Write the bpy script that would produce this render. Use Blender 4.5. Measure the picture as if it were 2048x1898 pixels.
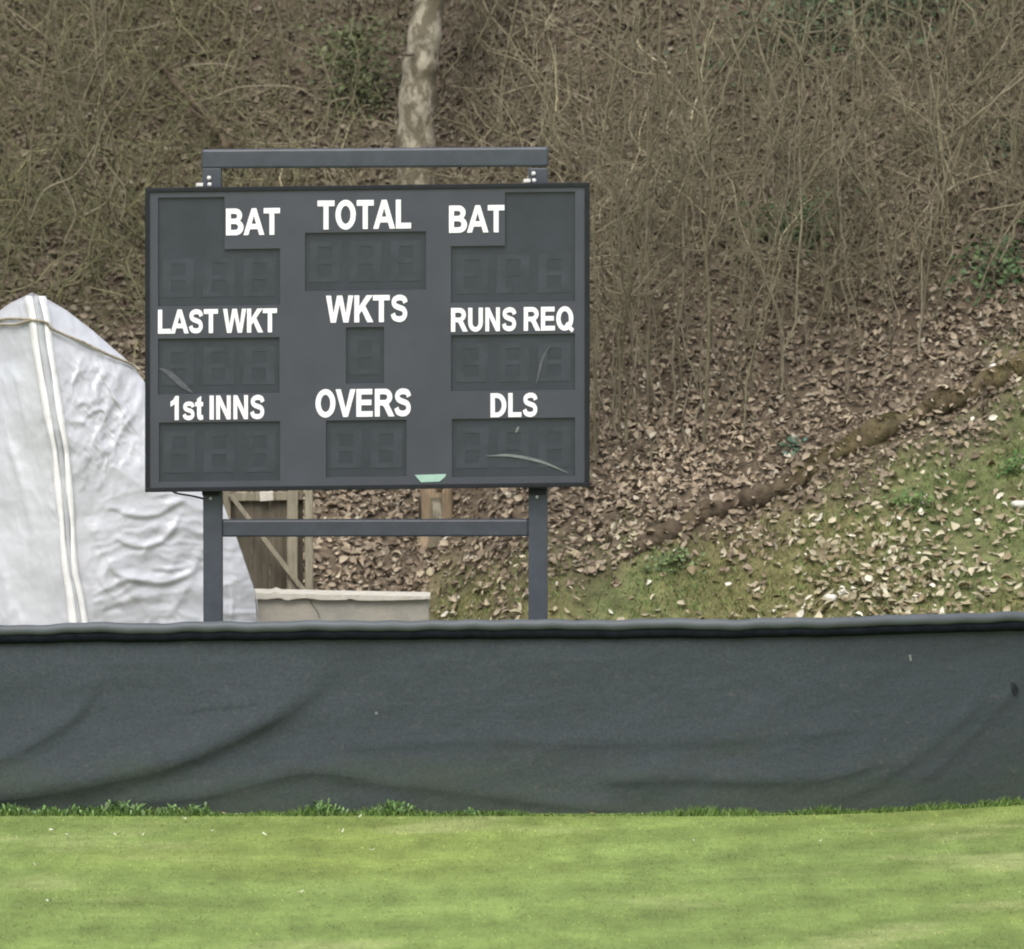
import bpy, bmesh, math, random
import numpy as np
from mathutils import Vector

for o in list(bpy.data.objects):
    bpy.data.objects.remove(o)
S = bpy.context.scene
COL = S.collection
rng = np.random.default_rng(7)
random.seed(7)

# ------------------------------------------------------------------ camera, sky, sun, exposure
CAM = (0.0, -45.0, 4.6)
FPX = 16100.0                                   # focal length in pixels of the 2048-wide photograph
PITCH = math.atan(4.6 / 45) - math.atan(676 / FPX)
cd = bpy.data.cameras.new('camera')
cam = bpy.data.objects.new('camera', cd)
COL.objects.link(cam)
cam.location = CAM
cam.rotation_euler = (math.pi / 2 - PITCH, 0, 0)
cd.sensor_width = 36
cd.lens = FPX / 2048 * 36
cd.clip_start = 1
cd.clip_end = 2000
cd.dof.use_dof = True
cd.dof.focus_distance = 45.0
cd.dof.aperture_fstop = 5.6
S.camera = cam
S.render.resolution_x, S.render.resolution_y = 1024, 949

SUN_EL, SUN_AZ = 55, 188                        # soft overcast light from behind the camera
w = bpy.data.worlds.new('World')
S.world = w
w.use_nodes = True
nt = w.node_tree
sky = nt.nodes.new('ShaderNodeTexSky')
sky.sky_type = 'NISHITA'
sky.sun_disc = False
sky.sun_elevation = math.radians(SUN_EL)
sky.sun_rotation = math.radians(SUN_AZ)
sky.air_density = 1.0
sky.dust_density = 4.0
hs = nt.nodes.new('ShaderNodeHueSaturation')
hs.inputs['Saturation'].default_value = 0.52
nt.links.new(sky.outputs[0], hs.inputs['Color'])
bg = nt.nodes['Background']
bg.inputs[1].default_value = 0.13
nt.links.new(hs.outputs[0], bg.inputs[0])
sd = bpy.data.lights.new('sun', 'SUN')
sd.energy = 0.9
sd.angle = math.radians(50)
sd.color = (1.0, 0.965, 0.92)
sun = bpy.data.objects.new('sun', sd)
COL.objects.link(sun)
az, el = math.radians(SUN_AZ), math.radians(SUN_EL)
sdir = Vector((math.sin(az) * math.cos(el), math.cos(az) * math.cos(el), math.sin(el)))
sun.rotation_euler = sdir.to_track_quat('Z', 'Y').to_euler()
vs = S.view_settings
vs.view_transform = 'Standard'
vs.look = 'None'
vs.gamma = 1
vs.use_curve_mapping = False
vs.exposure = 0.85
S.cycles.filter_width = 2.0

# ------------------------------------------------------------------ helpers
CP, SP = math.cos(PITCH), math.sin(PITCH)


def ray(px, py):
    xc, yc = (px - 1024) / FPX, (949 - py) / FPX
    return xc, CP + yc * SP, -SP + yc * CP


def at(px, py, Y):
    """The point at world depth Y that the photograph shows at pixel (px, py)."""
    x, y, z = ray(px, py)
    t = (Y - CAM[1]) / y
    return (CAM[0] + x * t, Y, CAM[2] + z * t)


_P = rng.random((8, 512, 512))


def vnoise(x, y, seed=0):
    t = _P[seed % 8]
    x = np.asarray(x, float) + 1000.37 + seed * 17.3
    y = np.asarray(y, float) + 1000.71 + seed * 9.1
    xi, yi = np.floor(x).astype(int), np.floor(y).astype(int)
    fx, fy = x - xi, y - yi
    fx, fy = fx * fx * (3 - 2 * fx), fy * fy * (3 - 2 * fy)
    a, b = t[xi % 512, yi % 512], t[(xi + 1) % 512, yi % 512]
    c, d = t[xi % 512, (yi + 1) % 512], t[(xi + 1) % 512, (yi + 1) % 512]
    return (a * (1 - fx) + b * fx) * (1 - fy) + (c * (1 - fx) + d * fx) * fy


def fbm(x, y, seed=0, n=4):
    s, a, tot = 0, 1.0, 0
    for k in range(n):
        s = s + a * vnoise(np.asarray(x) * 2 ** k, np.asarray(y) * 2 ** k, seed + k)
        tot += a
        a *= 0.5
    return s / tot


def wloc(o):
    v = Vector((0, 0, 0))
    while o is not None:
        v += o.location
        o = o.parent
    return v


def np_mesh(name, V, F, mat, parent=None, col=None, smooth=False):
    """One mesh object from arrays: V (n,3), F a list of arrays of faces (m,k)."""
    V = np.asarray(V, np.float32).reshape(-1, 3)
    if parent is not None:
        V = V - np.array(wloc(parent), np.float32)
    if isinstance(F, np.ndarray):
        F = [F]
    me = bpy.data.meshes.new(name)
    loops = np.concatenate([f.ravel() for f in F]).astype(np.int32)
    tot = np.concatenate([np.full(len(f), f.shape[1]) for f in F]).astype(np.int32)
    start = np.concatenate([[0], np.cumsum(tot)[:-1]]).astype(np.int32)
    me.vertices.add(len(V))
    me.vertices.foreach_set('co', V.ravel())
    me.loops.add(len(loops))
    me.loops.foreach_set('vertex_index', loops)
    me.polygons.add(len(tot))
    me.polygons.foreach_set('loop_start', start)
    me.polygons.foreach_set('loop_total', tot)
    if smooth:
        me.polygons.foreach_set('use_smooth', np.ones(len(tot), bool))
    me.update(calc_edges=True)
    me.validate()
    if col is not None:
        a = me.color_attributes.new('tint', 'FLOAT_COLOR', 'POINT')
        c = np.ones((len(V), 4), np.float32)
        c[:, :3] = col
        a.data.foreach_set('color', c.ravel())
    me.materials.append(mat)
    o = bpy.data.objects.new(name, me)
    COL.objects.link(o)
    if parent is not None:
        o.parent = parent
    return o


def empty(name, loc=(0, 0, 0)):
    o = bpy.data.objects.new(name, None)
    o.empty_display_size = 0.1
    COL.objects.link(o)
    o.location = loc
    return o


def tag(o, label=None, cat=None, group=None, kind=None):
    if label:
        o['label'] = label
    if cat:
        o['category'] = cat
    if group:
        o['group'] = group
    if kind:
        o['kind'] = kind
    return o


def copy_tree(o, parent=None):
    c = o.copy()
    COL.objects.link(c)
    c.parent = parent
    for ch in list(o.children):
        copy_tree(ch, c)
    return c


def bevel(o, width, seg=2):
    m = o.modifiers.new('bevel', 'BEVEL')
    m.width = width
    m.segments = seg
    m.limit_method = 'ANGLE'
    return o


def grid_faces(nr, nc, off=0):
    i = np.arange(nr - 1)[:, None] * nc + np.arange(nc - 1)[None, :] + off
    return np.stack([i, i + 1, i + nc + 1, i + nc], -1).reshape(-1, 4)


class Tubes:
    """Collects round tapering tubes along polylines; one mesh."""

    def __init__(self):
        self.V, self.F, self.C, self.n = [], [], [], 0

    def add(self, pts, radii, sides=5, col=(1, 1, 1), cap=True):
        P = np.asarray(pts, float)
        R = np.broadcast_to(np.asarray(radii, float), (len(P),))
        T = np.gradient(P, axis=0)
        T /= np.linalg.norm(T, axis=1)[:, None] + 1e-9
        up = np.array([0, 0, 1.0]) if abs(T[0, 2]) < 0.9 else np.array([1.0, 0, 0])
        A = np.cross(T, up)
        A /= np.linalg.norm(A, axis=1)[:, None] + 1e-9
        B = np.cross(T, A)
        ang = np.arange(sides) / sides * 2 * np.pi
        V = P[:, None] + R[:, None, None] * (np.cos(ang)[None, :, None] * A[:, None] + np.sin(ang)[None, :, None] * B[:, None])
        n = len(P)
        i = np.arange(n - 1)[:, None] * sides + np.arange(sides)[None]
        j = np.arange(n - 1)[:, None] * sides + (np.arange(sides) + 1)[None] % sides
        F = np.stack([i, j, j + sides, i + sides], -1).reshape(-1, 4) + self.n
        self.V.append(V.reshape(-1, 3))
        self.F.append(F)
        c = np.asarray(col, float)
        self.C.append(np.broadcast_to(c if c.ndim == 1 else np.repeat(c, sides, 0), (n * sides, 3)))
        self.n += n * sides
        if cap:                                   # close both ends with a fan point
            for e, base in ((0, 0), (n - 1, (n - 1) * sides)):
                self.V.append(P[e][None])
                k = np.arange(sides)
                f = np.stack([base + k, base + (k + 1) % sides, np.full(sides, n * sides + (0 if e == 0 else 1))], -1)
                self.F.append(np.concatenate([f, f[:, -1:]], 1) + self.n - n * sides if False else (f + self.n - n * sides if e == 0 else f + self.n - n * sides - 1))
                self.C.append(self.C[-1][:1] if e == 0 else self.C[-2][-1:])
                self.n += 1
            # the second fan point sits one further on

    def build(self, name, mat, parent=None, smooth=True):
        q = [f for f in self.F if f.shape[1] == 4]
        t = [f for f in self.F if f.shape[1] == 3]
        F = ([np.concatenate(q)] if q else []) + ([np.concatenate(t)] if t else [])
        return np_mesh(name, np.concatenate(self.V), F, mat, parent, np.concatenate(self.C), smooth)


def curve_pts(pts, n=40):
    """Smooth polyline through control points (Catmull-Rom)."""
    P = np.asarray(pts, float)
    P = np.concatenate([[2 * P[0] - P[1]], P, [2 * P[-1] - P[-2]]])
    m = len(P) - 3
    out = []
    for t in np.linspace(0, m - 1e-6, n):
        k = int(t)
        u = t - k
        a, b, c, d = P[k:k + 4]
        out.append(0.5 * (2 * b + (c - a) * u + (2 * a - 5 * b + 4 * c - d) * u * u + (3 * b - a - 3 * c + d) * u ** 3))
    return np.array(out)


def prism(name, px, Y, thick, mat, parent=None, bev=0.0):
    """A solid whose front outline (pixels, clockwise from top left) stands at depth Y, thick metres deep."""
    f = [at(x, y, Y) for x, y in px]
    n = len(f)
    b = [(p[0], p[1] + thick, p[2]) for p in f]
    bm = bmesh.new()
    vf = [bm.verts.new(p) for p in f]
    vb = [bm.verts.new(p) for p in b]
    bm.faces.new(vf[::-1])
    bm.faces.new(vb)
    for i in range(n):
        bm.faces.new((vf[i], vf[(i + 1) % n], vb[(i + 1) % n], vb[i]))
    bmesh.ops.recalc_face_normals(bm, faces=bm.faces)
    return bm_obj(name, bm, mat, parent, bev)


def bm_obj(name, bm, mat, parent=None, bev=0.0, smooth=False):
    if parent is not None:
        bmesh.ops.translate(bm, vec=-wloc(parent), verts=bm.verts)
    me = bpy.data.meshes.new(name)
    bm.to_mesh(me)
    bm.free()
    me.materials.append(mat)
    if smooth:
        me.polygons.foreach_set('use_smooth', np.ones(len(me.polygons), bool))
    o = bpy.data.objects.new(name, me)
    COL.objects.link(o)
    o.parent = parent
    if bev:
        bevel(o, bev)
    return o


# ------------------------------------------------------------------ materials
def mat(name, col, rough=0.6, spec=0.5, var=0.0, vscale=8, bump=0.0, bscale=60, attr=False, stretch=(1, 1, 1), col2=None, lo=0.35, hi=0.65, trans=0.0):
    m = bpy.data.materials.new(name)
    m.use_nodes = True
    t = m.node_tree
    N, L = t.nodes, t.links
    p = N['Principled BSDF']
    p.inputs['Roughness'].default_value = rough
    p.inputs['Specular IOR Level'].default_value = spec
    tc = N.new('ShaderNodeTexCoord')
    mp = N.new('ShaderNodeMapping')
    mp.inputs['Scale'].default_value = stretch
    L.new(tc.outputs['Object'], mp.inputs['Vector'])
    out = None
    if attr:
        a = N.new('ShaderNodeAttribute')
        a.attribute_name = 'tint'
        out = a.outputs['Color']
    if col2 is not None or var:
        nz = N.new('ShaderNodeTexNoise')
        nz.inputs['Scale'].default_value = vscale
        nz.inputs['Detail'].default_value = 6
        nz.inputs['Roughness'].default_value = 0.62
        L.new(mp.outputs[0], nz.inputs['Vector'])
        rp = N.new('ShaderNodeValToRGB')
        rp.color_ramp.elements[0].position = lo
        rp.color_ramp.elements[1].position = hi
        if attr:
            rp.color_ramp.elements[0].color = (1 - var,) * 3 + (1,)
            rp.color_ramp.elements[1].color = (1 + var,) * 3 + (1,)
            mx = N.new('ShaderNodeMix')
            mx.data_type = 'RGBA'
            mx.blend_type = 'MULTIPLY'
            mx.inputs[0].default_value = 1
            L.new(out, mx.inputs[6])
            L.new(rp.outputs[0], mx.inputs[7])
            out = mx.outputs[2]
        else:
            c2 = col2 if col2 is not None else tuple(c * (1 - var) for c in col)
            c1 = col if col2 is not None else tuple(c * (1 + var) for c in col)
            rp.color_ramp.elements[0].color = tuple(c2) + (1,)
            rp.color_ramp.elements[1].color = tuple(c1) + (1,)
            out = rp.outputs[0]
        L.new(nz.outputs['Fac'], rp.inputs['Fac'])
    if out is not None:
        L.new(out, p.inputs['Base Color'])
    else:
        p.inputs['Base Color'].default_value = tuple(col) + (1,)
    if bump:
        nb = N.new('ShaderNodeTexNoise')
        nb.inputs['Scale'].default_value = bscale
        nb.inputs['Detail'].default_value = 5
        L.new(mp.outputs[0], nb.inputs['Vector'])
        b = N.new('ShaderNodeBump')
        b.inputs['Strength'].default_value = 1
        b.inputs['Distance'].default_value = bump
        L.new(nb.outputs['Fac'], b.inputs['Height'])
        L.new(b.outputs[0], p.inputs['Normal'])
    return m


M = {}
M['steel'] = mat('grey painted steel', (0.048, 0.056, 0.071), 0.42, 0.5, var=0.14, vscale=9, bump=0.0006, bscale=90)
M['rubber'] = mat('dark cabinet edge', (0.013, 0.015, 0.018), 0.6, 0.25, var=0.15, vscale=12)
M['face'] = mat('charcoal board face', (0.053, 0.057, 0.072), 0.36, 0.5, var=0.09, vscale=3.5, bump=0.0004, bscale=40)
M['window'] = mat('dark number window', (0.029, 0.035, 0.045), 0.36, 0.5, var=0.12, vscale=7, bump=0.0004, bscale=30)
M['digit'] = mat('unlit digit segments', (0.035, 0.042, 0.052), 0.36, 0.5, var=0.20, vscale=9)
M['letter'] = mat('white lettering', (0.86, 0.86, 0.87), 0.5, 0.4, var=0.03, vscale=20)
M['petal'] = mat('pale petal', (0.52, 0.53, 0.37), 0.6, 0.3, var=0.1, vscale=30)
M['dryleaf'] = mat('straw dry leaf', (0.46, 0.38, 0.20), 0.8, 0.3, var=0.15, vscale=40)
M['stone'] = mat('chalky stone', (0.62, 0.60, 0.53), 0.9, 0.2, var=0.2, vscale=20, bump=0.005, bscale=40)
M['mark'] = mat('pale mark', (0.17, 0.19, 0.18), 0.6, 0.3, var=0.2, vscale=30)
M['faint'] = mat('faint scuff', (0.085, 0.092, 0.098), 0.6, 0.3, var=0.2, vscale=30)
M['decal'] = mat('pale green sticker', (0.33, 0.50, 0.42), 0.5, 0.4, var=0.06, vscale=30)
M['bolt'] = mat('zinc bolt', (0.62, 0.62, 0.6), 0.35, 0.5, var=0.1, vscale=30)
M['fabric'] = mat('charcoal screen fabric', (1, 1, 1), 0.78, 0.28, var=0.13, vscale=55, bump=0.004, bscale=170, attr=True)
M['cable_and_roll_shade'] = mat('black cable and roll shade', (0.008, 0.010, 0.013), 0.95, 0.08, var=0.3, vscale=20, bump=0.002, bscale=60)  # scoreboard lead, and the painted shade under the barrier roll
M['roll'] = mat('rolled dark fabric', (0.080, 0.092, 0.102), 0.55, 0.4, var=0.12, vscale=9, bump=0.001, bscale=110, stretch=(0.3, 1, 1))
M['tarp'] = mat('translucent white sheeting', (0.56, 0.575, 0.61), 0.22, 0.7, var=0.05, vscale=3, bump=0.003, bscale=14)
M['grime'] = mat('grimy white sheeting', (0.54, 0.545, 0.56), 0.24, 0.6, var=0.16, vscale=7, bump=0.008, bscale=17)
M['strap'] = mat('white webbing', (0.84, 0.84, 0.83), 0.55, 0.4, var=0.04, vscale=15, bump=0.002, bscale=60)
M['strapmid'] = mat('grey webbing', (0.46, 0.48, 0.50), 0.6, 0.4, var=0.06, vscale=12, bump=0.002, bscale=60)
M['rope'] = mat('pale tan rope', (0.36, 0.32, 0.24), 0.8, 0.3, var=0.3, vscale=60)
M['concrete'] = mat('weathered concrete', (0.43, 0.40, 0.335), 0.85, 0.3, col2=(0.31, 0.305, 0.27), vscale=3.5, bump=0.004, bscale=50)
M['coping'] = mat('pale concrete coping', (0.62, 0.60, 0.53), 0.85, 0.3, col2=(0.5, 0.47, 0.39), vscale=14, bump=0.004, bscale=50)
M['oldwood'] = mat('weathered dark planks', (0.165, 0.145, 0.108), 0.85, 0.3, col2=(0.10, 0.087, 0.063), vscale=7, bump=0.004, bscale=30, stretch=(4, 4, 0.4))
M['postwood'] = mat('silvered post wood', (0.34, 0.31, 0.23), 0.85, 0.3, col2=(0.2, 0.18, 0.13), vscale=9, bump=0.003, bscale=30, stretch=(4, 4, 0.5))
M['cutwood'] = mat('bare split stump wood', (0.36, 0.275, 0.18), 0.8, 0.3, col2=(0.20, 0.148, 0.092), vscale=11, bump=0.006, bscale=30, stretch=(3, 3, 0.5))
M['bark'] = mat('mottled grey bark with lichen', (0.33, 0.30, 0.23), 0.9, 0.2, col2=(0.135, 0.118, 0.082), vscale=8, bump=0.014, bscale=25, lo=0.48, hi=0.57, stretch=(1, 1, 0.6))
M['twig'] = mat('bare twigs', (1, 1, 1), 0.85, 0.25, var=0.25, vscale=25, attr=True)
M['leaf'] = mat('dry leaves', (1, 1, 1), 0.75, 0.3, var=0.12, vscale=40, attr=True)
M['green'] = mat('green leaves', (1, 1, 1), 0.55, 0.4, var=0.15, vscale=40, attr=True)
M['soil'] = mat('woodland bank', (1, 1, 1), 0.95, 0.15, var=0.35, vscale=9, attr=True, bump=0.03, bscale=22)
M['turf'] = mat('mown turf', (1, 1, 1), 0.9, 0.15, var=0.10, vscale=5, attr=True, bump=0.006, bscale=70)
M['blade'] = mat('grass blades', (1, 1, 1), 0.7, 0.2, var=0.08, vscale=3, attr=True)
M['logmoss'] = mat('mossy log', (1, 1, 1), 0.95, 0.15, var=0.35, vscale=16, attr=True, bump=0.012, bscale=40)


# ------------------------------------------------------------------ the ground: field and wooded bank
def bank_h(x, Y):
    """Height of the bank above the playing field."""
    x, Y = np.asarray(x, float), np.asarray(Y, float)
    lf = np.clip((0.4 - x) / 1.2, 0, 1)
    foot = 4.9 + 1.3 * lf * lf * (3 - 2 * lf) - 0.5 * np.clip((x - 0.8) / 2.5, 0, 1.5)
    d = Y - foot
    ramp = np.log1p(np.exp(np.clip(d * 2.2, -40, 40))) / 2.2
    h = 0.60 * ramp + 0.012 * np.clip(ramp, 0, 12) ** 2 * 0.6
    on = np.clip(ramp / 0.8, 0, 1)
    h = h + on * (0.34 * (fbm(x * 0.45, Y * 0.45, 1) - 0.5) + 0.12 * (fbm(x * 1.9, Y * 1.9, 3) - 0.5))
    return h * np.clip((Y - 1.4) / 1.5, 0, 1)


def ground_hit(px, py):
    x, y, z = ray(px, py)
    Ys = np.linspace(1.5, 40, 4000)
    t = (Ys - CAM[1]) / y
    X, Z = x * t, CAM[2] + z * t
    below = np.nonzero(Z < bank_h(X, Ys))[0]
    k = below[0] if len(below) else -1
    return np.array([X[k], Ys[k], float(bank_h(X[k], Ys[k]))])


# edge between the leaf litter and the mossy grass slope, traced on the ground
edge = np.array([ground_hit(*p)[:2] for p in [(880, 1228), (1010, 1195), (1150, 1150), (1290, 1100), (1420, 1055), (1560, 1035), (1700, 970), (1830, 908), (1960, 842), (2046, 790)]])
ES, EI = (edge[-1, 1] - edge[-4, 1]) / (edge[-1, 0] - edge[-4, 0]), edge[-1]


def edge_Y(x):
    x = np.asarray(x, float)
    y = np.interp(x, edge[:, 0], edge[:, 1])
    y = np.where(x > edge[-1, 0], edge[-1, 1] + ES * (x - edge[-1, 0]), y)
    return np.where(x < edge[0, 0], edge[0, 1] - 1.5 * (edge[0, 0] - x), y)


def moss_amount(x, Y):
    """1 on the mossy grass slope, 0 under the leaf litter."""
    e = edge_Y(x) - Y + 1.5 * (fbm(np.asarray(x) * 1.7, Y * 1.7, 5) - 0.5)
    return np.clip(e / 0.75 + 0.5, 0, 1)


xs = np.concatenate([np.linspace(-70, -7, 40), np.arange(-6.9, 6.9, 0.045), np.linspace(7, 70, 40)])
ys = np.concatenate([np.arange(1.4, 4, 0.15), np.arange(4, 15, 0.045), np.linspace(15.1, 60, 60)])
GX, GY = np.meshgrid(xs, ys)
GZ = bank_h(GX, GY)
ms = moss_amount(GX, GY)
n1 = fbm(GX * 2.2, GY * 2.2, 2)[..., None]
n2 = fbm(GX * 0.8, GY * 0.8, 4)[..., None]
soil = np.array([0.105, 0.083, 0.058]) * (0.6 + 0.8 * n1)
moss = np.array([0.140, 0.130, 0.058]) * (0.65 + 0.7 * n1) * (1 - 0.0 * n2) + np.array([-0.02, 0.008, 0.0]) * np.clip((n2 - 0.5) * 4, 0, 1)
gc = soil * (1 - ms[..., None]) + moss * ms[..., None]
tag(np_mesh('wooded_bank', np.stack([GX, GY, GZ], -1).reshape(-1, 3), grid_faces(len(ys), len(xs)), M['soil'], col=gc.reshape(-1, 3), smooth=True), kind='structure')


def turf_col(x, Y):
    """Albedo of the mown grass: mowing bands, worn pale streaks."""
    x, Y = np.asarray(x, float), np.asarray(Y, float)
    c = np.array([0.188, 0.256, 0.073]) * np.ones(x.shape + (1,))
    band = np.sin((Y - 0.42 * x - 0.11 * x * x + 0.35 * (fbm(x * 0.5, Y * 0.5, 4) - 0.5)) * 2 * np.pi / 1.25) * 0.5 + 0.5
    c = c * (0.88 + 0.18 * band)[..., None]
    n = fbm(x * 1.1, Y * 0.25, 6)
    c = c * (0.86 + 0.28 * n)[..., None]
    y = np.clip((fbm(x * 0.6 + 5, Y * 0.35, 0) - 0.5) * 3 + 0.10 * x, 0, 1)[..., None]
    c = c * (1 - y) + c * np.array([1.13, 1.06, 0.95]) * y
    pale = np.clip((fbm(x * 1.1 - 0.5 * Y, Y * 1.1 + 3, 2) - 0.60) * 6, 0, 1)[..., None]
    fine = (fbm(x * 7, Y * 1.8, 3) - 0.5)[..., None]
    c = c * (1 + 0.5 * fine)
    pale = pale * np.clip(0.25 + 1.5 * fbm(x * 9, Y * 2.5, 1)[..., None], 0, 1)
    return c * (1 - 0.5 * pale) + np.array([0.35, 0.38, 0.165]) * 0.5 * pale


fx = np.concatenate([np.linspace(-300, -6, 40), np.arange(-5.9, 5.9, 0.05), np.linspace(6, 300, 40)])
fy = np.concatenate([np.linspace(-400, -10, 60), np.arange(-9.9, 1.39, 0.05), [1.4]])
FX, FY = np.meshgrid(fx, fy)
tag(np_mesh('field', np.stack([FX, FY, FX * 0 - 0.004], -1).reshape(-1, 3), grid_faces(len(fy), len(fx)), M['turf'], col=turf_col(FX, FY).reshape(-1, 3)), kind='structure')


def blades(n, x, Y, z, h, wdt, lean, col):
    """n single grass blades: a bent, tapering strip of two faces each."""
    a = (rng.random(n) - 0.5) * 0.96 * np.pi        # blades show their upper face to the field
    dx, dy = np.cos(a), np.sin(a)
    la = rng.random(n) * 2 * np.pi
    lx, ly = np.cos(la) * lean * h, np.sin(la) * lean * h
    V = np.zeros((n, 5, 3))
    for k, (s, f, ww) in enumerate([(-1, 0, 1), (1, 0, 1), (-1, 0.55, 0.8), (1, 0.55, 0.8), (0, 1, 0)]):
        V[:, k, 0] = x + s * dx * wdt * ww / 2 + lx * f ** 2
        V[:, k, 1] = Y + s * dy * wdt * ww / 2 + ly * f ** 2
        V[:, k, 2] = z + h * f * (1 - 0.25 * lean * f)
    i = np.arange(n)[:, None] * 5
    return V.reshape(-1, 3), [np.concatenate([i + 0, i + 1, i + 3, i + 2], 1), np.concatenate([i + 2, i + 3, i + 4], 1)], np.repeat(col, 5, 0)


n = 140000
x, Y = rng.uniform(-4.3, 4.3, n), rng.uniform(-7.2, 0.75, n)
c = turf_col(x, Y) * rng.uniform(0.76, 1.27, (n, 1)) * (1 + 0.55 * (vnoise(x * 24, Y * 5, 2) - 0.5) + 0.55 * (vnoise(x * 60, Y * 13, 5) - 0.5))[:, None] * np.where(rng.random((n, 1)) < 0.09, np.array([[1.55, 1.35, 1.5]]), 1.0)
V, F, C = blades(n, x, Y, -0.006, rng.uniform(0.004, 0.011, n), rng.uniform(0.005, 0.009, n), rng.uniform(0.2, 1.1, n), c)
mg = np_mesh('mown_grass', V, F, M['blade'], col=C)
nv = rng.normal(0, 0.16, (len(V) // 5, 3)) + np.array([0, -0.1, 1.0])
nv = np.repeat(nv / np.linalg.norm(nv, axis=1)[:, None], 5, 0)
mg.data.normals_split_custom_set_from_vertices([tuple(v_) for v_ in nv])
tag(mg, 'short mown grass of the playing field in faint diagonal bands', 'grass', kind='stuff')


# ------------------------------------------------------------------ dark fabric barrier along the boundary
def fence_Y(px):
    px = np.asarray(px, float)
    return 0.60 * np.clip((px - 1500) / 548, 0, 3) ** 1.6 + 0.0 * px


def fence_top(px):
    return np.interp(px, [-600, 0, 500, 1024, 1400, 1750, 1900, 2048, 2600], [1268, 1265, 1259, 1256, 1255, 1249, 1243, 1241, 1232])


def px_of(x, Y):
    return 1024 + x * FPX / (Y - CAM[1])


def crease(PX, PY, pts, amp, wd, sharp=7.0, fade=70):
    """Depth offset of a hanging fold: bulges out above the line, tucks under below it."""
    c = curve_pts(pts, 60)
    yl = np.interp(PX, c[:, 0], c[:, 1])
    u = np.clip(np.minimum(PX - c[0, 0], c[-1, 0] - PX) / fade, 0, 1)
    u = u * u * (3 - 2 * u)
    s = yl - PY                                  # positive above the line
    up = np.exp(-np.clip(s, 0, None) / wd)
    st = 1 / (1 + np.exp(-np.clip(s / sharp, -30, 30)))
    return -amp * u * up * st


pxs = np.arange(-640, 2700, 4.0)
vv = np.linspace(0, 1, 150)
PX, VV = np.meshgrid(pxs, vv)
YB = fence_Y(PX)
top_z = np.array([[at(p, fence_top(p) + 16, float(fence_Y(p)))[2] for p in pxs]])
Z = top_z * (1 - VV) + (-0.01) * VV
Xw = (PX - 1024) / FPX * (YB - CAM[1])
PYq = fence_top(PX) + (1625 - fence_top(PX)) * VV
D = np.zeros_like(PX)
D += crease(PX, PYq, [(-260, 1625), (-60, 1600), (60, 1588), (200, 1562), (330, 1530), (450, 1482), (560, 1424), (640, 1368), (700, 1290)], 0.085, 66, 12, 200)
D += crease(PX, PYq, [(-200, 1560), (0, 1512), (70, 1478), (150, 1425), (210, 1350)], 0.035, 40, 9)
D += crease(PX, PYq, [(170, 1612), (300, 1600), (420, 1586), (520, 1560), (610, 1540), (690, 1546), (800, 1560)], 0.036, 34, 9, 130)
D += crease(PX, PYq, [(660, 1562), (820, 1568), (1000, 1592), (1160, 1612), (1300, 1622)], 0.022, 24, 8, 130)
D += crease(PX, PYq, [(1180, 1562), (1350, 1556), (1500, 1560), (1660, 1556), (1780, 1520)], 0.03, 34, 8)
D += crease(PX, PYq, [(1640, 1608), (1740, 1576), (1850, 1506), (1950, 1420), (2010, 1350)], 0.024, 40, 12)
D += crease(PX, PYq, [(1790, 1596), (1880, 1540), (1970, 1450), (2080, 1330)], 0.020, 36, 12)
D += crease(PX, PYq, [(640, 1500), (900, 1478), (1200, 1482), (1500, 1474), (1750, 1450)], 0.012, 40, 6)
D += crease(PX, PYq, [(330, 1420), (430, 1404), (500, 1396), (560, 1392)], 0.010, 20, 4)
D += crease(PX, PYq, [(-100, 1380), (160, 1360), (420, 1330)], 0.012, 60, 14)
D += 0.05 * (fbm(PX / 420, PYq / 420, 3) - 0.5) + 0.014 * (fbm(PX / 90 + PYq / 160, PYq / 60, 5) - 0.5)
D *= np.clip((VV) / 0.14, 0, 1)
D += -0.03 * VV ** 2
Yw = YB + D + 0.012
scr = empty('barrier_fence', (0, 0, 0))
tag(scr, 'long dark grey fabric barrier with rolled top edge along the boundary', 'fence')
# the cloth is charcoal; its lower part is tinted slightly greener, with an uneven edge
low_green = np.clip((VV - 0.62 + 0.5 * (fbm(PX / 150, PYq / 50, 6) - 0.5)) * 3.0, 0, 1)[..., None]
fcol = np.array([0.044, 0.054, 0.061]) * (0.92 + 0.16 * fbm(PX / 25, PYq / 4, 1))[..., None] * (1 - low_green) + np.array([0.044, 0.057, 0.047]) * low_green
mud = np.clip((fbm(PX / 9, PYq / 9, 2, 3) - 0.70) * 6, 0, 1)[..., None]
fcol = fcol * (1 - 0.5 * mud) + np.array([0.085, 0.085, 0.075]) * 0.5 * mud
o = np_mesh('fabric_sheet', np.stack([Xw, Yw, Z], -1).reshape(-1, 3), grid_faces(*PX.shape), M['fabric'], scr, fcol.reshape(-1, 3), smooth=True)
# the padded roll along the top: round, slightly lumpy, sagging a little between posts
tb, tc_ = Tubes(), Tubes()
pp = np.arange(-640, 2700, 10.0)
wob = 1.2 * np.sin(pp / 37.0) + 0.8 * np.sin(pp / 13.0 + 1) + 5 * (fbm(pp / 90, pp * 0, 4) - 0.5)
pts = np.array([at(p, fence_top(p) - 6 + o_, float(fence_Y(p)) - 0.012) for p, o_ in zip(pp, wob)])
tb.add(pts, 0.030 + 0.003 * (fbm(pp / 60, pp * 0, 2) - 0.5) * 2, 18)
tb.build('top_roll', M['roll'], scr)
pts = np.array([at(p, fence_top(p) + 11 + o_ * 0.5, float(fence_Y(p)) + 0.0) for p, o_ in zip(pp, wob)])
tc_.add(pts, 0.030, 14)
tc_.build('cable_and_roll_shade', M['cable_and_roll_shade'], scr)  # near-black tube added to stand in for shade under the roll
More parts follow.
